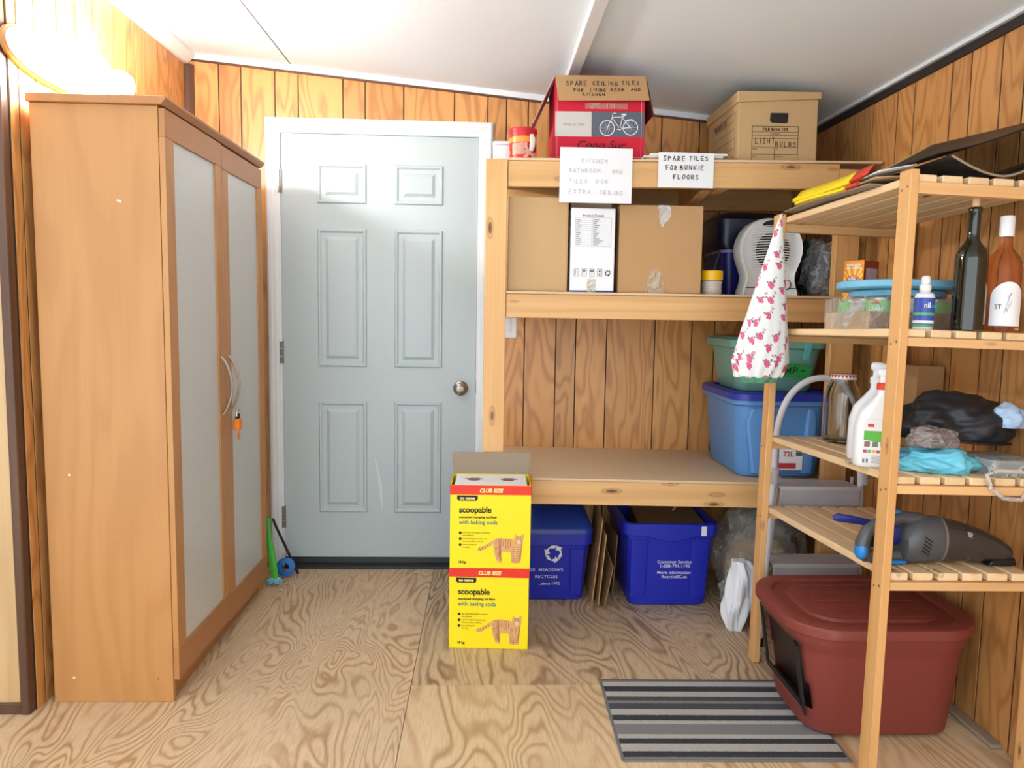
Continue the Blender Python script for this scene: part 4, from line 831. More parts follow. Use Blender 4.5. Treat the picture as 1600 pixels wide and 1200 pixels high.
# ================================================================== step ladder
def ladder():
    T = thing('step_ladder', 'white tubular folding step ladder behind the slatted shelf', 'step ladder', (1.20, 2.66, 0))
    Y = 2.62; K = dict(parent=T, world=True)
    arch = [(1.018, Y, .03), (1.030, Y + .004, .30), (1.042, Y + .008, .60), (1.046, Y + .010, .76), (1.060, Y + .012, .85), (1.092, Y + .014, .92), (1.145, Y + .016, .967), (1.205, Y + .017, .982), (1.265, Y + .016, .967), (1.318, Y + .014, .92), (1.350, Y + .012, .85), (1.358, Y + .010, .76), (1.362, Y + .008, .60), (1.372, Y + .004, .30), (1.384, Y, .03)]
    sm = []
    for i in range(len(arch) - 1):
        p0, p1, p2, p3 = [Vector(arch[max(0, min(len(arch) - 1, i + k))]) for k in (-1, 0, 1, 2)]
        for t in (0, .25, .5, .75): sm.append(.5 * ((2 * p1) + (-p0 + p2) * t + (2 * p0 - 5 * p1 + 4 * p2 - p3) * t * t + (-p0 + 3 * p1 - 3 * p2 + p3) * t ** 3))
    sm.append(Vector(arch[-1]))
    mk('frame_tube', MB().tube(sm, .0115, 12), M['white_enamel'], **K)
    for x in (1.018, 1.384): mk('rubber_foot', MB().tube([(x - .001, Y, 0.0005), (x, Y, .032)], .0145, 12), M['black'], **K)
    for sg, x in ((1, 1.075), (-1, 1.345)):
        mk('rear_leg', MB().tube([(x, Y + .035, .62), (x - sg * .002, Y + .09, .30), (x - sg * .004, Y + .13, .002)], .0065, 8), M['ladder_step'], **K)
        mk('sleeve', MB().tube([(x - sg * .030, Y + .006, .60), (x - sg * .027, Y + .007, .66)], .015, 12), M['ladder_step'], **K)
    for z, a, b in ((.595, 1.058, 1.348), (.312, 1.048, 1.356)):
        mk('step', MB().box(a, b, Y - .02, Y + .10, z - .006, z).box(a, b, Y - .022, Y - .018, z - .07, z).box(a, b, Y + .098, Y + .102, z - .05, z), M['ladder_step'], bevel=.003, **K)
        mk('step_edge', MB().box(a - .002, b + .002, Y - .026, Y - .0225, z - .012, z + .003), plain('step_pale_edge', (206, 200, 196), .5), bevel=.001, **K)
ladder()

# ================================================================== slatted pine shelf on the right
U_ = Vector((0.04988046, -0.99844419, 0.02492269)); V_ = Vector((0.99852993, 0.04932372, -0.02247553)); W_ = Vector((0.02121128, 0.02600714, 0.9994367))
SH = Matrix(((V_.x, -U_.x, W_.x, .9464), (V_.y, -U_.y, W_.y, 2.4806), (V_.z, -U_.z, W_.z, 0), (0, 0, 0, 1)))
SB = (1.510, 1.137, .772, .528); ST = [b + .020 for b in SB]; SL = .714
def on_shelf(i, v, u, rz=0.0, dz=.0006): return SH @ Matrix.Translation((v, -u, ST[i] + dz)) @ Matrix.Rotation(rz, 4, 'Z')
def slat_shelf():
    T = thing('slatted_shelf', 'freestanding pine shelf with four slatted tiers along the right wall', 'shelf', mat4=SH)
    def foot(v, y): return -(v * V_.z + y * (-U_.z)) / W_.z + .0005
    for vn, vf in ((0.0, 0.0), (.428, .456)):
        for y0, v0 in ((0.0, vf), (-SL, vn)):
            zf = max(foot(v0, y0), foot(v0 + .022, y0 + .048))
            p = mk('post', MB().box(v0, v0 + .022, y0, y0 + .048, zf, 1.5385), M['post_pine'], T, bevel=.002)
            if v0 == 0.0:
                for i in range(4):
                    for dy, dz in ((.012, 0), (.034, -.006)):
                        mk('screw', MB().lathe([(.0034, 0), (.0034, .0008), (.001, .0009)], 8).xf(Matrix.Translation((v0, y0 + dy, SB[i] - .012 + dz)) @ Matrix.Rotation(R(-90), 4, 'Y')), M['dark_metal'], p)
    sl = None; proto = {}
    for i, zb in enumerate(SB):
        hb = .028 if i == 0 else .022
        for yb, ve in ((-SL + .004, .4275), (.012, .4555)): mk('bar', MB().box(.0225, ve, yb, yb + .022, zb - hb, zb - .0003), M['slat_pine'], T, bevel=.0015)
        for k in range(6):
            v = .0235 + k * .0665
            if sl is None:
                sl = mk('slat', MB().box(-.0265, .0265, -.366, .366, 0, .020), M['bar_pine'], T, bevel=.003); o = sl
            else: o = dup_part(sl, T)
            o.matrix_basis = Matrix.Translation((v + .0265, -.334, zb + .0002)) @ Matrix.Rotation(R(random.uniform(-.15, .15)), 4, 'Z')
slat_shelf()

# ------------------------------------------------------------------ things on the slatted shelf, topmost tier first
def sheet(name, fn, mat, parent, nu=14, nv=6, th=.003): return mk(name, MB().grid(fn, nu, nv), mat, parent, solid=th)
YEL = plain('sign_yellow', (250, 222, 20), .5); RED = plain('sign_red', (214, 60, 34), .5)
for k, (v0, v1, u0, u1, z, tl, m, lab) in enumerate((
        (-.012, .11, .05, .55, .0, .004, 'card_grey', 'grey cardboard sheet at the bottom of the pile on the slatted shelf'),
        (.0, .11, .10, .56, .013, .006, 'card_tan', 'tan cardboard sheet with a yellow printed edge in the pile on the shelf'),
        (.012, .11, .06, .56, .030, .008, 'paper', 'white folded sign with yellow and red edge on top of the pile'))):
    T = thing('cardboard_sheet', lab, 'cardboard', mat4=on_shelf(0, 0, 0), group='flat sheets on the slatted shelf')
    fn = lambda s, t, v0=v0, v1=v1, u0=u0, u1=u1, z=z, k=k: (v0 + (v1 - v0) * s, -(u0 + (u1 - u0) * t), z + .004 + .018 * k * (s * .6) + .004 * math.sin(5 * t + k))
    sheet('sheet', fn, M[m], T, 10, 10, .003)
    if k > 0:
        mk('yellow_edge', MB().tube([(v0 - .002, -(u0 + .02 + (u1 - u0 - .16) * t), z + .0055 + .004 * math.sin(5 * (.03 + .70 * t) + k)) for t in [i / 8 for i in range(9)]], .0065 if k == 1 else .0085, 6), YEL, T)
        e0 = u0 + .02 + (u1 - u0 - .16)
        mk('red_edge', MB().tube([(v0 - .002, -(e0 + .06 * t), z + .006 + .004 * math.sin(5 * (.72 + .1 * t) + k)) for t in (.05, .5, 1)], .0066 if k == 1 else .0070, 6), RED, T)
        if k == 2:
            band = lambda a, b: MB().grid(lambda s, t: (v0 - .010 + .022 * s, -(a + (b - a) * t), z + .004 + .030 * s + .004 * math.sin(5 * ((a + (b - a) * t - u0) / (u1 - u0)) + k)), 2, 8)
            mk('yellow_band', band(u0 + .03, u0 + .36), YEL, T, solid=.002); mk('red_band', band(u0 + .365, u0 + .45), RED, T, solid=.002)
    if k == 2:
        mk('yellow_face', MB().grid(lambda s, t: (v0 + .002 + .075 * s, -(u0 + .03 + .36 * t), z + .0068 + .018 * 2 * (.075 * s / (v1 - v0) * .6) + .004 * math.sin(5 * (.05 + .64 * t) + k) + .001), 3, 8), YEL, T)
        mk('red_face', MB().grid(lambda s, t: (v0 + .002 + .075 * s, -(u0 + .395 + .09 * t), z + .0070 + .018 * 2 * (.075 * s / (v1 - v0) * .6) + .004 * math.sin(5 * (.70 + .16 * t) + k) + .001), 3, 3), RED, T)
T = thing('black_board', 'large black sheet with tan edge curling up over the slatted shelf', 'board', mat4=on_shelf(0, 0, 0))
sheet('sheet', lambda s, t: (.10 + .335 * s, -(.12 + .55 * t), .052 + .012 + .165 * s ** 1.25 * (1 - .30 * t)), M['black'], T, 16, 8, .0035)
mk('tan_edge', MB().tube([(.10 + .335 * s, -.118, .0535 + .012 + .165 * s ** 1.25) for s in [i / 16 for i in range(17)]], .0034, 6), M['card_tan'], T)
T = thing('black_board', 'grey edged black sheet bending beneath the large black sheet', 'board', mat4=on_shelf(0, 0, 0))
sheet('sheet', lambda s, t: (.115 + .315 * s, -(.15 + .54 * t), .050 - .042 * math.sin(math.pi * min(1, s * 1.15)) * t + .055 * max(0, s - .45) * t), M['black'], T, 16, 8, .003)
mk('grey_edge', MB().tube([(.115 + .315 * s, -.692, .049 - .042 * math.sin(math.pi * min(1, s * 1.15)) + .055 * max(0, s - .45)) for s in [i / 16 for i in range(17)]], .003, 6), M['card_grey'], T)

# --- tier two: baking soda, tinned food tray, lids, bottles
def soda_box():
    w, d, h = .072, .075, .225
    T = thing('baking_soda_box', 'orange baking soda box behind the tray of tins', 'box', mat4=on_shelf(1, .235, .105, R(-65)))
    org = plain('soda_orange', (246, 150, 26), .5)
    mk('carton_body', MB().box(-w / 2, w / 2, -d / 2, d / 2, 0, h), org, T, bevel=.001)
    mk('side_print', MB().add([(w / 2 + .0008, -d / 2 + .001, .001), (w / 2 + .0008, d / 2 - .001, .001), (w / 2 + .0008, d / 2 - .001, h - .001), (w / 2 + .0008, -d / 2 + .001, h - .001)], [(0, 1, 2, 3)]), plain('soda_dark_red', (150, 62, 36), .5), T, smooth=0)
    mk('facts_table', MB().add([(w / 2 + .0014, -d / 2 + .010, .10), (w / 2 + .0014, d / 2 - .008, .10), (w / 2 + .0014, d / 2 - .008, .20), (w / 2 + .0014, -d / 2 + .010, .20)], [(0, 1, 2, 3)]), plain('facts_lilac', (196, 176, 190), .6, var=.3, scale=120), T, smooth=0)
    q = front(w, h, d, .0008); q2 = front(w, h, d, .0012); q3 = front(w, h, d, .0016); c = (.036, .148)
    ry = MB()
    for i in range(14):
        a = 2 * math.pi * i / 14; b_ = a + .2; L = .036 / max(abs(math.cos(a)), .55)
        ry.add([q(*c), q(c[0] + min(.034, max(-.034, L * math.cos(a))), c[1] + .062 * math.sin(a)), q(c[0] + min(.034, max(-.034, L * math.cos(b_))), c[1] + .062 * math.sin(b_))], [(0, 1, 2)])
    mk('sun_rays', ry, plain('soda_yellow', (255, 214, 90), .5), T, smooth=0)
    mk('emblem_ring', disc(disc(MB(), c, .030, q2, 28, .027), c, .017, q2, 24, .0155), plain('emblem_red', (206, 50, 60), .5), T, smooth=0)
    mk('emblem_white', disc(MB(), c, .027, q2, 28, .017), M['white_ink'], T, smooth=0); mk('emblem_centre', disc(MB(), c, .0155, q2, 24), M['paper'], T, smooth=0)
    ln = MB(); 
    for i, ch in enumerate('ARM & HAMMER'):
        a = R(168 - i * 14.2)
        if ch != ' ':
            text(ch, .0095, plain('emblem_letters', (196, 40, 56), .5) if i == 0 else bpy.data.materials['emblem_letters'], T, (0, 0, 0), M=Matrix.Translation((c[0] - w / 2 + .0195 * math.cos(a), -d / 2 - .0018, c[1] + .0195 * math.sin(a))) @ Matrix.Rotation(R(90), 4, 'X') @ Matrix.Rotation(a - R(90), 4, 'Z'), align='CENTER', bold=.0003)
    ar = MB()
    for p_ in ([(.028, .100), (.030, .112), (.042, .108)], [(.040, .106), (.044, .116)], [(.040, .118), (.049, .113)]): ribbon(ar, p_, .0045, q3)
    mk('emblem_arm', ar, plain('emblem_blue', (70, 96, 140), .5), T, smooth=0)
    for z, sz in ((.208, .0085), (.198, .0085)): text('BAKING SODA' if z > .2 else 'PURE  NATURAL', sz, M['paper'], T, (0, -d / 2 - .0014, z), align='CENTER', bold=.0004, sx=.9)
soda_box()
def tin_tray():
    w, d = .255, .255
    T = thing('tin_tray', 'low cardboard tray wrapped in clear film holding pet food tins', 'tray', mat4=on_shelf(1, .162, .405, R(-3)))
    hh = .048; th = .003
    mk('tray', MB().box(-w / 2, w / 2, -d / 2, -d / 2 + th, 0, hh).box(-w / 2, w / 2, d / 2 - th, d / 2, 0, hh).box(-w / 2, -w / 2 + th, -d / 2 + th, d / 2 - th, 0, hh).box(w / 2 - th, w / 2, -d / 2 + th, d / 2 - th, 0, hh).box(-w / 2 + th, w / 2 - th, -d / 2 + th, d / 2 - th, 0, th), M['card_tan'], T, smooth=0)
    mk('front_print', rect(MB(), .001, w - .001, .001, hh - .001, front(w, hh, d, .0006)), plain('tray_brown_print', (146, 112, 84), .7), T, smooth=0)
    wr = MB(); q = front(w, hh, d, .0012)
    for p_ in ([(.185, .036), (.188, .014), (.200, .034)], [(.198, .036), (.206, .016)]): ribbon(wr, p_, .0012, q)
    rect(wr, .15, .25, .008, .0088, q); mk('handwriting', wr, M['ink'], T, smooth=0)
    mk('film_wrap', MB().box(-w / 2 - .004, w / 2 + .003, -d / 2 - .003, d / 2 + .003, .0005, .0885), film('shrink_film', (225, 228, 226), .16, .1), T, smooth=0)
    mk('film_tail', MB().grid(lambda s, t: (-w / 2 - .004 - .045 * s * (1 - .4 * t), -.115 + .20 * t * (1 - .3 * s), max(.001, (.085 - .05 * t) * (1 - s) + .012 * math.sin(14 * t + 3 * s) * s)), 10, 14), M['clear_film'], T)
    gre = plain('tin_label_green', (126, 196, 108), .4, var=.12, scale=35); silv = plain('tin_label_pale', (196, 206, 190), .4, var=.2, scale=60); met = M['steel']
    rows = ('front', 'middle', 'back'); cols = ('left', 'middle', 'right')
    for j in range(3):
        for i in range(3):
            x, y = -.078 + i * .078, -.082 + j * .078
            C_ = thing('food_tin', 'pet food tin in the wrapped tray, %s row, %s' % (rows[j], cols[i]), 'tin', mat4=on_shelf(1, .162, .405, R(-3)) @ Matrix.Translation((x, y, .0036)), group='pet food tins in the tray')
            mk('tin_body', MB().lathe([(.036, 0), (.0375, .002), (.0375, .004), (.0365, .006), (.0365, .076), (.0375, .078), (.0375, .081), (.034, .0815), (.034, .078), (.0, .078)], 24), met, C_)
            mk('label', MB().lathe([(.0368, .007), (.0368, .075)], 24, cap0=False, cap1=False), gre if (i + j) % 2 == 0 else silv, C_)
            if i == 0 and j == 1 or j == 0 and i == 0:
                Mx = Matrix.Rotation(R(-40 if j == 0 else -70), 4, 'Z')
                for tx, z in (('LEAN', .046), ('CUTS', .030)): text(tx, .015, M['paper'], C_, (0, 0, 0), M=Mx @ Matrix.Translation((0, -.0376, z)) @ Matrix.Rotation(R(90), 4, 'X'), align='CENTER', bold=.0004)
                rm = MB(); rq = lambda a, b: tuple(Mx @ Vector((a, -.0378, b))); disc(rm, (0, .068), .0050, rq, 10); rect(rm, -.010, .010, .0645, .0685, rq); mk('red_logo', rm, RED, C_, smooth=0)
tin_tray()
lb = plain('light_blue_plastic', (112, 182, 212), .4)
T = thing('plastic_disc', 'wide light blue plastic disc lying on top of the tins', 'disc', mat4=on_shelf(1, .190, .40, 0, .1112))
mk('disc_body', MB().lathe([(.158, 0), (.166, .002), (.170, .006), (.170, .022), (.166, .024), (.160, .018), (.0, .018)], 48), lb, T)
T = thing('plastic_disc', 'smaller light blue plastic disc under the wide blue one', 'disc', mat4=on_shelf(1, .180, .40, 0, .0908))
mk('disc_body', MB().lathe([(.118, 0), (.124, .003), (.126, .018), (.122, .0195), (.0, .0195)], 40), lb, T)
def pump_spray():
    T = thing('spray_bottle', 'small blue labelled spray bottle with white cap on the near shelf edge', 'spray bottle', mat4=on_shelf(1, .108, .636))
    mk('bottle_body', MB().lathe([(.0215, 0), (.0235, .003), (.0235, .082), (.021, .090), (.012, .095), (.011, .098), (.0, .098)], 28), M['white_plastic'], T)
    mk('label', MB().lathe([(.0238, .008), (.0238, .080)], 28, cap0=False, cap1=False), plain('spray_label_blue', (56, 84, 180), .4), T)
    gm_ = MB().lathe([(.0241, .036), (.0241, .043)], 28, cap0=False, cap1=False).lathe([(.0241, .009), (.0241, .0135)], 28, cap0=False, cap1=False); mk('green_band', gm_, plain('spray_label_green', (88, 184, 96), .4), T)
    mk('white_band', MB().lathe([(.0241, .016), (.0241, .0235)], 28, cap0=False, cap1=False), M['paper'], T)
    text('nil', .0185, M['white_ink'], T, (-.0075, -.0246, .0555), align='CENTER', bold=.0005); text('odor', .0125, plain('spray_teal', (70, 180, 190), .5), T, (.0085, -.0244, .0555), align='CENTER', sx=.8)
    mk('cap', MB().lathe([(.0135, .0982), (.0135, .112), (.0105, .116), (.0105, .132), (.007, .136), (.0, .136)], 20), M['white_plastic'], T)
pump_spray()
def bottle(name, label, cat, mat4, prof, mat, n=36):
    T = thing(name, label, cat, mat4=mat4); mk('glass', MB().lathe(prof, n), mat, T, smooth=45); return T
WB = [(.030, .0), (.0365, .003), (.0375, .010), (.0375, .178), (.036, .192), (.030, .206), (.0215, .217), (.0165, .226), (.0148, .236), (.0148, .292), (.0158, .293), (.0158, .304), (.0140, .306)]
g1 = NT('dark_green_glass'); g1.p(Base_Color=lin((22, 26, 10)), Roughness=.04); g1.b.inputs['Transmission Weight'].default_value = .2; g1.b.inputs['Coat Weight'].default_value = .5
wb = bottle('wine_bottle', 'dark green glass wine bottle standing uncorked on the slatted shelf', 'bottle', on_shelf(1, .203, .668), WB, g1.m)
ck = thing('cork', 'small cork stopper in the dark wine bottle neck', 'cork', mat4=on_shelf(1, .203, .668) @ Matrix.Translation((0, 0, .3062)))
mk('stopper', MB().lathe([(.0085, 0), (.0085, .020), (.0075, .022), (.0, .022)], 16), plain('cork_tan', (222, 180, 140), .8), ck)
g2 = NT('rose_wine_glass'); g2.p(Base_Color=lin((246, 176, 122)), Roughness=.03, IOR=1.2); g2.b.inputs['Transmission Weight'].default_value = .92
RB = [(.032, .0), (.0405, .004), (.042, .012), (.042, .150), (.040, .172), (.033, .190), (.022, .203), (.0162, .212), (.0150, .222), (.0150, .250), (.0135, .251)]
rb = bottle('rose_bottle', 'rose wine bottle with white screw cap at the photo right edge', 'bottle', on_shelf(1, .300, .655), RB, g2.m)
mk('screw_cap', MB().lathe([(.0165, .2395), (.0168, .241), (.0168, .288), (.0155, .291), (.0, .291)], 24), M['white_enamel'], rb)
lbm = MB().grid(lambda s, t: (.0424 * math.sin(-1.25 + 1.9 * s), -.0424 * math.cos(-1.25 + 1.9 * s), .016 + (.075 + .034 * math.sin(math.pi * s) ** .6) * t), 18, 6); mk('paper_label', lbm, M['paper'], rb)
bd = MB()
for pts in ([(-.4, .06), (-.3, .085), (-.15, .098)], [(-.35, .05), (-.25, .07), (-.3, .09)], [(-.2, .06), (-.12, .085)], [(-.5, .045), (-.42, .06), (-.36, .055)]): ribbon(bd, pts, .006, lambda a, z: (.0428 * math.sin(a), -.0428 * math.cos(a), z))
mk('bird_drawing', bd, M['grey_ink'], rb, smooth=0)
text('ST', .016, M['ink'], rb, (0, 0, 0), M=Matrix.Rotation(-1.0, 4, 'Z') @ Matrix.Translation((0, -.0432, .058)) @ Matrix.Rotation(R(90), 4, 'X'))

# --- tier three
T = thing('glass_jar', 'large empty glass jar with red and white lid', 'jar', mat4=on_shelf(2, .200, .105))
mk('glass', MB().lathe([(.040, 0), (.050, .005), (.053, .018), (.053, .155), (.048, .180), (.038, .195), (.038, .212), (.0355, .212), (.0355, .194), (.0455, .178), (.0505, .155), (.0505, .018), (.047, .008), (.0, .008)], 36), glassy('jar_glass', (245, 248, 246)), T, smooth=45)
mk('lid', MB().lathe([(.0412, .208), (.0412, .222), (.038, .2245), (.0, .2245)], 32), M['white_plastic'], T)
zz = MB()
for i in range(22):
    a0, a1, a2 = [2 * math.pi * (i + k) / 22 for k in (0, .5, 1)]; P_ = lambda a, z: (.0416 * math.cos(a), .0416 * math.sin(a), z)
    zz.add([P_(a0, .222), P_(a1, .2105), P_(a2, .222)], [(0, 1, 2)])
zz.lathe([(.0385, .2252), (.0, .2252)], 32); mk('lid_pattern', zz, plain('lid_red', (204, 40, 40), .4), T, smooth=0)
def spray(label, mat4, red, tint, lab=True):
    T = thing('cleaner_bottle', label, 'spray bottle', mat4=mat4)
    pl = plain('cleaner_white_%d' % red, tint, .4, var=.01)
    R_ = lambda a, b, z, dx=0: [(dx + x, y, zz_) for x, y, zz_ in rrect(-a, a, -b, b, min(a, b) * .75, z, 5)]
    mk('bottle_body', MB().loft([R_(.044, .026, 0), R_(.050, .031, .006), R_(.051, .032, .03), R_(.050, .032, .11), R_(.044, .028, .145, .004), R_(.028, .022, .172, .012), R_(.017, .017, .190, .016), R_(.0155, .0155, .205, .016)]), pl, T, smooth=50)
    mk('collar', MB().lathe([(.0185, .2052), (.0185, .220), (.015, .224), (.0, .224)], 20, c=(.016, 0)), RED if red else pl, T)
    mk('spray_head', MB().loft([[(x, y * s, z + dz * s2) for x, y, z in ()] or [(.016 + a * .6, .010 * s * math.cos(b), .240 + h_ + .013 * s * math.sin(b)) for b in [2 * math.pi * i / 12 for i in range(12)]] for a, s, h_, s2, dz in ((-.030, .55, .010, 0, 0), (-.022, .9, .010, 0, 0), (.01, 1.1, .008, 0, 0), (.05, .95, .004, 0, 0), (.066, .7, .002, 0, 0))]).lathe([(.011, .222), (.010, .240)], 12, c=(.014, 0)), pl, T, smooth=50)
    mk('trigger', MB().tube([(.040, 0, .240), (.050, 0, .222), (.048, 0, .200)], [.006, .005, .004], 8), RED if red else pl, T)
    if lab:
        q = lambda x, z: (x, -.0328, z)
        mk('label', rrect_face(-.038, .036, .012, .128, q), M['paper'], T, smooth=0)
        q = lambda x, z: (x, -.0332, z)
        mk('green_block', MB().poly([q(-.036, .074), q(.030, .066), q(.030, .084), q(.012, .098), q(-.036, .098)]), plain('label_green', (96, 190, 70), .5), T, smooth=0)
        mk('red_words', rect(MB(), -.028, -.012, .108, .116, q), plain('label_red', (214, 70, 80), .5), T, smooth=0)
        for i in range(3): mk('picture_tile', rect(MB(), -.034 + i * .020, -.020 + i * .020, .056, .070, q), plain('tile_a%d' % i, ((150, 110, 110), (110, 140, 110), (170, 90, 80))[i], .5), T, smooth=0)
        for i in range(6): mk('colour_dot', rect(MB(), -.036 + i * .011, -.027 + i * .011, .040, .048, q), plain('dot_%d' % i, ((206, 70, 110), (120, 190, 120), (240, 180, 70), (180, 80, 80), (150, 120, 140), (240, 170, 80))[i], .5), T, smooth=0)
        tl = MB()
        for i in range(6): rect(tl, -.014, .030, .014 + i * .0035, .0155 + i * .0035, q)
        mk('small_print', tl, M['grey_ink'], T, smooth=0); tl = MB()
        for i in range(5): rect(tl, -.036 + i * .003, -.0345 + i * .003, .014, .024, q)
        mk('barcode', tl, M['ink'], T, smooth=0)
def rrect_face(x0, x1, z0, z1, q, r=.008): 
    return MB().poly([q(x, z) for x, z, _ in rrect(x0, x1, z0, z1, r, 0, 4)])
spray('white cleaner spray bottle with red trigger and green label', on_shelf(2, .046, .560, R(-14)), 1, (236, 238, 240))
spray('plain white spray bottle just behind the red trigger one', on_shelf(2, .084, .462, R(-24)) @ Matrix.Scale(1.05, 4, (0, 0, 1)), 0, (226, 230, 236), False)
T = thing('cardboard_box', 'upright brown cardboard box behind the near shelf post', 'box', mat4=on_shelf(2, .428, .10, R(4)))
mk('carton_body', MB().box(-.048, .048, -.10, .08, 0, .262), M['card'], T, bevel=.002)
def cloth(name, part, label, cat, i, v, u, r, seed, mat, amp=.3, fr=2.6, dz=0.0006, c=.5):
    T = thing(name, label, cat, mat4=on_shelf(i, v, u, 0, dz))
    mk(part, blob((0, 0, r[2] * c), r, seed, amp, 90, 56, fr, floor=0.0), mat, T, smooth=80); return T
cloth('folded_bag', 'bag_body', 'turquoise folded fabric bag at the front of the third tier', 'bag', 2, .192, .600, (.098, .078, .046), 2.2, plain('turquoise_cloth', (110, 200, 224), .5, var=.03), .28, 1.5)
T = cloth('garment_bag', 'bag_body', 'black fabric bag draped over the other bags on the third tier', 'bag', 2, .295, .490, (.150, .120, .082), 7.7, plain('black_fabric', (30, 33, 40), .5, var=.1), .26, 1.35, .074)
mk('zip_piping', MB().tube([(-.10, -.105, .012), (-.03, -.122, .004), (.05, -.122, .0), (.11, -.105, .0)], .004, 6), M['black'], T)
cloth('plastic_wrap', 'film_body', 'crinkled clear film tucked under the black bag', 'plastic wrap', 2, .165, .625, (.070, .035, .034), 4.4, film('crinkled_film', (160, 150, 148), .5, .12), .25, 1.8, .066)
T = thing('plastic_container', 'clear plastic container with a white clip hanging over the shelf edge', 'container', mat4=on_shelf(2, .325, .600))
mk('container_body', MB().loft([rrect(-.03, .10, -.08, .08, .02, 0), rrect(-.035, .105, -.085, .085, .02, .042)]), film('container_plastic', (196, 206, 204), .5, .2), T)
mk('clip', MB().tube([(-.075, -.118, .012), (-.062, -.120, -.022), (-.030, -.121, -.046), (.018, -.121, -.050), (.040, -.120, -.026), (.056, -.118, .010), (.030, -.116, .020), (-.045, -.116, .022)], .0055, 8, closed=True), film('clip_plastic', (226, 220, 216), .55, .2), T)
cloth('striped_cloth', 'cloth_body', 'pale blue and white cloth bundle at the right edge of the third tier', 'cloth', 2, .398, .585, (.042, .042, .042), 1.1, plain('pale_blue_cloth', (170, 196, 232), .8, var=.35, scale=50), .2, 1.6, .118)

# --- tier four: hand vacuum and its brush handle
def vacuum():
    T = thing('hand_vacuum', 'grey and blue handheld vacuum with smoky dust cup lying on the shelf', 'vacuum', mat4=on_shelf(3, -.006, .615))
    gry = plain('vacuum_grey', (76, 78, 82), .35); blu = plain('vacuum_blue', (30, 128, 206), .35); nav = plain('vacuum_navy', (26, 36, 110), .4)
    E_ = lambda x, zc, rz, ry, n=20: [(x, ry * math.cos(2 * math.pi * i / n), zc + rz * math.sin(2 * math.pi * i / n)) for i in range(n)]
    mk('motor_body', MB().loft([E_(.104, .050, .030, .026), E_(.110, .052, .046, .038), (E_(.126, .058, .057, .044)), E_(.150, .064, .063, .046), E_(.185, .066, .062, .046), E_(.205, .066, .060, .045)]), gry, T)
    mk('handle', MB().tube([(.012, 0, .020), (.006, 0, .052), (.018, 0, .083), (.050, 0, .106), (.100, 0, .121), (.150, 0, .118), (.185, 0, .100)], [.019, .0185, .017, .016, .016, .018, .022], 14), gry, T)
    mk('lower_rail', MB().tube([(.012, 0, .020), (.06, 0, .018), (.13, 0, .024)], [.018, .016, .019], 12), gry, T)
    mk('handle_inset', MB().tube([(.040, 0, .062), (.075, 0, .070), (.108, 0, .078)], [.020, .030, .024], 12, flat=.35), nav, T)
    mk('rear_cap', MB().sphere((.004, 0, .034), .026, 18, 12, .62, .8, 1.0), blu, T)
    mk('foot_trim', MB().box(.045, .118, -.0225, .0225, .001, .012), blu, T, bevel=.004)
    mk('top_button', MB().sphere((.085, 0, .136), .020, 16, 8, 1.1, .6, .28), blu, T); mk('round_button', MB().sphere((.172, -.030, .100), .0075, 12, 8, 1, .6, 1), blu, T)
    for i in range(5): mk('vent_slot', MB().box(-.011, .011, -.0012, .0012, -.0016, .0016).xf(Matrix.Translation((.150 + .002 * i, -.0468 + abs(i - 2) * .0006, .040 + i * .0085)) @ Matrix.Rotation(R(32), 4, 'Y')), M['black'], T)
    mk('seam_ring', MB().loft([E_(.2055, .066, .0605, .0455), E_(.213, .066, .0605, .0455)]), plain('vacuum_ring', (104, 100, 96), .4), T)
    cup = NT('smoky_cup'); cup.p(Base_Color=lin((70, 66, 64)), Roughness=.12); cup.b.inputs['Transmission Weight'].default_value = .35
    mk('dust_cup', MB().loft([E_(.2135, .066, .058, .044), E_(.25, .062, .055, .044), E_(.32, .052, .045, .043), E_(.37, .042, .034, .040), E_(.400, .034, .024, .034), E_(.408, .030, .014, .022)]), cup.m, T)
    mk('nozzle', MB().hexa([(.335, -.034, .003), (.418, -.030, .003), (.418, .030, .003), (.335, .034, .003)], [(.345, -.034, .018), (.412, -.028, .024), (.412, .028, .024), (.345, .034, .018)]), M['black'], T, bevel=.004)
    mk('rating_label', MB().poly([(.268, -.0400, .082), (.285, -.0395, .076), (.283, -.0340, .090), (.268, -.0345, .095)]), plain('silver_label', (150, 152, 154), .4), T, smooth=0)
    B = thing('brush_handle', 'dark blue plastic brush handle lying behind the handheld vacuum', 'brush', mat4=on_shelf(3, .045, .44, R(-14)))
    mk('grip', MB().tube([(-.030, 0, .072), (-.020, 0, .075), (.03, 0, .070), (.09, 0, .062)], [.006, .012, .011, .010], 10, flat=.6), plain('brush_navy', (24, 36, 130), .4), B); mk('bristles', MB().box(.06, .16, -.02, .02, 0, .052), M['black'], B, bevel=.006)
vacuum()

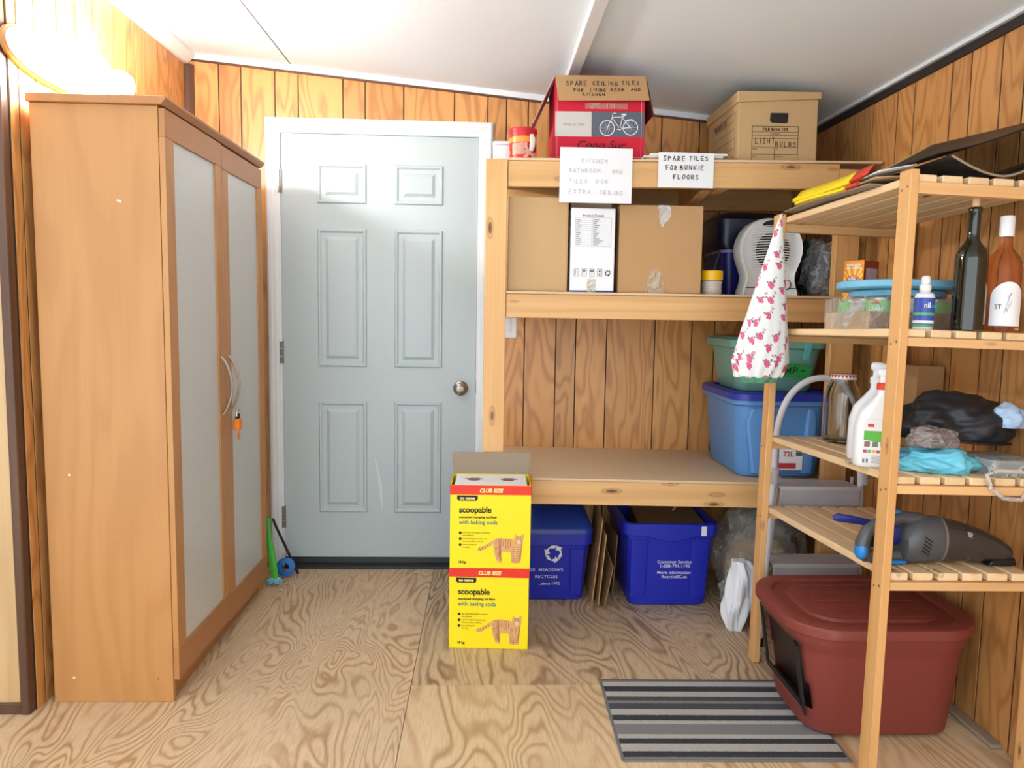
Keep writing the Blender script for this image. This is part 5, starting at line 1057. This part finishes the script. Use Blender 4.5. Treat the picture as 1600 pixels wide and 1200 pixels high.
# --- floral bag holder hanging on the far post
def floral():
    t = NT('floral_cotton'); uv = t.n('ShaderNodeUVMap').outputs[0]
    sc = t.n('ShaderNodeVectorMath', {0: uv, 1: (7.0, 8.5, 1)}, operation='MULTIPLY').outputs[0]
    wob = t.n('ShaderNodeVectorMath', {0: sc, 1: t.n('ShaderNodeVectorMath', {0: t.n('ShaderNodeTexNoise', {'Vector': sc, 'Scale': 5.0, 'Detail': 2.0}).outputs[1], 3: .35}, operation='SCALE').outputs[0]}, operation='ADD').outputs[0]
    def spots(off, rad, rnd_=.75):
        v = t.n('ShaderNodeVectorMath', {0: wob, 1: off}, operation='ADD').outputs[0]
        d = t.n('ShaderNodeTexVoronoi', {'Vector': v, 'Scale': 1.0, 'Randomness': rnd_}, voronoi_dimensions='2D').outputs['Distance']
        return t.math('LESS_THAN', d, rad), d
    pk, d = spots((0, 0, 0), .23); lf, _ = spots((.27, .22, 0), .085); lf2, _ = spots((-.26, .16, 0), .075); sm, _ = spots((.52, .47, 0), .10, .9)
    base = t.mix(t.noise(t.coord((1, 1, 1), False), 60, 2), lin((232, 236, 232)), lin((246, 246, 244)))
    c = t.mix(t.math('MAXIMUM', lf, lf2), base, lin((88, 136, 118)))
    c = t.mix(sm, c, lin((228, 150, 178)))
    pet = t.mix(t.math('GREATER_THAN', t.noise(sc, 16, 2), .5), lin((206, 64, 116)), lin((232, 122, 158)))
    c = t.mix(pk, c, pet); t.p(Base_Color=c, Roughness=.85)
    T = thing('bag_holder', 'white cotton bag holder with pink roses hanging from the shelf post', 'bag holder', (.955, 2.455, 1.0))
    H_ = .512; n = 48; rings = []; mb = MB(); mb.uv = []; m_ = 30
    for j in range(m_ + 1):
        s = j / m_; z = H_ * (1 - s)           # s: 0 at the nail, 1 at the gathered mouth
        rx = .006 + .086 * min(1, s / .90) ** .95; ry = .006 + .046 * min(1, s / .9) ** .9
        cx = -.002 - .062 * s
        if s > .90: k = (s - .90) / .10; rx = .092 - .020 * k; ry = .052 - .018 * k
        row = []
        for i in range(n):
            a = 2 * math.pi * i / n
            ple = 1 + (.035 + .09 * max(0, s - .80) / .2) * math.sin(a * 14 + math.sin(s * 7)) * s + .09 * mnoise.noise(Vector((a * 1.3, s * 6, .3))) * s
            row.append((cx + rx * ple * math.cos(a), -.03 * s + ry * ple * math.sin(a) - .006, z)); mb.uv.append(((i / n if i <= n / 2 else 1 - i / n) * 2 * (.15 + .85 * s), s * 1.15))
        rings.append(row)
    mb.loft(rings, cap0=False, cap1=False)
    mk('bag_body', mb, t.m, T, smooth=80)
    fr_ = MB(); rnd = random.Random(5)
    fr_.loft([[(-.062 + (.070 - .010 * j) * (1 + .12 * math.sin(9 * a + j)) * math.cos(a), -.036 + (.036 - .006 * j) * (1 + .12 * math.sin(9 * a + j)) * math.sin(a), .004 - .011 * j) for a in [2 * math.pi * i / 40 for i in range(40)]] for j in range(3)], cap0=False, cap1=False)
    mk('green_frill', fr_, plain('green_frill', (92, 156, 122), .8, var=.2), T)
    mk('loop', MB().tube([(-.002, -.004, H_ - .008), (.004, .004, H_ + .012), (.012, .016, H_ + .018)], .003, 6), plain('loop_white', (232, 232, 226), .8), T)
    mk('nail', MB().tube([(.012, .004, H_ + .014), (.012, .026, H_ + .014)], .002, 6), M['dark_metal'], T)
floral()

# ================================================================== red lidded bin with a cut opening, striped mat
def red_bin():
    T = thing('litter_bin', 'dark red lidded plastic bin with a cut cat opening', 'bin', (1.14, 2.17, .0078))
    red = plain('bin_red', (130, 58, 50), .5, var=.03, bump=.05, scale=220)
    def ringp(x0, x1, y0, y1, r, z, n=96):
        p_ = rrect(x0, x1, y0, y1, r, z, 12); out = []; L = [0.0]
        for a, b in zip(p_, p_[1:] + p_[:1]): L.append(L[-1] + math.dist(a, b))
        i = 0
        for k in range(n):
            t = L[-1] * k / n
            while L[i + 1] < t: i += 1
            f = (t - L[i]) / max(1e-9, L[i + 1] - L[i]); a = p_[i]; b = p_[(i + 1) % len(p_)]; out.append(tuple(a[q] + (b[q] - a[q]) * f for q in range(3)))
        return out
    B0 = (.940, 1.372, 2.010, 2.335, .085); B1 = (.884, 1.392, 1.958, 2.368, .115); H_ = .335; NZ = 20; rings = []
    rings.append(ringp(B0[0] + .012, B0[1] - .012, B0[2] + .012, B0[3] - .012, .075, .0078))
    for j in range(NZ + 1):
        s = j / NZ; o = .006 if s > .82 else 0
        q = [a + (b - a) * s for a, b in zip(B0, B1)]; rings.append(ringp(q[0] - o, q[1] + o, q[2] - o, q[3] + o, q[4], .016 + (H_ - .016) * s))
    flat_ = rings
    def skip(i, j):
        c = [sum(flat_[jj][ii % 96][q] for jj in (j, j + 1) for ii in (i, i + 1)) / 4 for q in range(3)]
        return c[0] < .985 and 2.03 < c[1] < 2.315 and .085 + max(0, (2.16 - c[1])) * -.10 < c[2] < .285
    mk('bin_body', MB().loft(rings, cap0=True, cap1=False, skip=skip), red, T, world=True, smooth=40, solid=.003)
    L0 = (.864, 1.412, 1.938, 2.388)
    rg = lambda e, z, r: ringp(L0[0] + e, L0[1] - e, L0[2] + e, L0[3] - e, r, z)
    mk('lid', MB().loft([rg(.006, H_ - .014, .13), rg(0, H_ - .012, .135), rg(0, H_ + .010, .135), rg(.003, H_ + .015, .133), rg(.008, H_ + .017, .13), rg(.040, H_ + .0175, .11), rg(.043, H_ + .0165, .108), rg(.047, H_ + .007, .105), rg(.080, H_ + .0065, .09), rg(.084, H_ + .014, .088), rg(.088, H_ + .015, .088)], cap0=False), red, T, world=True, smooth=33)
    for y in (2.05, 2.17, 2.29): mk('lid_rib', MB().box(1.0, 1.30, y - .012, y + .012, H_ + .0148, H_ + .0180), red, T, bevel=.003, world=True)
    tape = plain('black_tape', (20, 22, 24), .5)
    mk('opening_shade_panel', MB().hexa([(.962, 2.04, .075), (.962, 2.315, .075), (.966, 2.315, .075), (.966, 2.04, .075)], [(.918, 2.04, .285), (.918, 2.315, .285), (.922, 2.315, .285), (.922, 2.04, .285)]), plain('opening_shade', (34, 20, 20), .45), T, world=True)  # added dark panel, stands in for the shade inside the closed bin
    mk('tape_edge', MB().hexa([(.931, 2.034, .060), (.9315, 2.060, .070), (.9375, 2.060, .070), (.937, 2.034, .060)], [(.8965, 2.034, .268), (.8968, 2.054, .275), (.9025, 2.054, .275), (.9025, 2.034, .268)]), tape, T, world=True)
    mk('tape_edge', MB().hexa([(.9275, 2.055, .078), (.9272, 2.31, .078), (.933, 2.31, .078), (.933, 2.055, .078)], [(.9235, 2.055, .100), (.9235, 2.31, .100), (.929, 2.31, .100), (.929, 2.055, .100)]), tape, T, world=True)
    mk('tape_edge', MB().hexa([(.9275, 2.303, .085), (.9272, 2.32, .085), (.933, 2.32, .085), (.933, 2.303, .085)], [(.895, 2.303, .285), (.895, 2.318, .285), (.901, 2.318, .285), (.901, 2.303, .285)]), tape, T, world=True)
red_bin()
def mat_():
    T = thing('door_mat', 'grey and black striped floor mat in front of the red bin', 'mat', (.70, 2.131, .0005), R(-.8))
    t = NT('striped_pile'); y = t.n('ShaderNodeSeparateXYZ', {0: t.n('ShaderNodeTexCoord').outputs['Object']}).outputs[1]
    n = t.noise(t.coord((1, 1, 1), False), 220, 3)
    f = t.math('ADD', t.math('DIVIDE', t.math('SUBTRACT', .224, y), .448), t.math('MULTIPLY', t.math('SUBTRACT', n, .5), .012))
    L_, K_, G_, D_ = lin((188, 184, 180)), lin((38, 40, 46)), lin((130, 130, 132)), lin((66, 69, 75))
    col = t.ramp(f, [(0, D_), (.03, G_), (.048, L_), (.110, K_), (.186, L_), (.254, D_), (.310, G_), (.350, D_), (.425, L_), (.500, K_), (.566, L_), (.606, G_), (.727, L_), (.774, K_), (.835, L_), (.915, K_), (.976, G_)], 'CONSTANT')
    col = t.mix(t.math('MULTIPLY', n, .22), col, lin((110, 110, 112)))
    t.p(Base_Color=col, Roughness=.95); t.bump(t.noise(t.coord((1, 1, 1), False), 500, 2), .6, .003)
    mk('mat_pile', rbox(MB(), -.305, .305, -.218, .218, .0005, .0068, .004, .001), t.m, T); mk('mat_border', rbox(MB(), -.313, .313, -.226, .226, 0, .0048, .006, .001), plain('mat_rubber', (112, 112, 114), .8), T)
mat_()
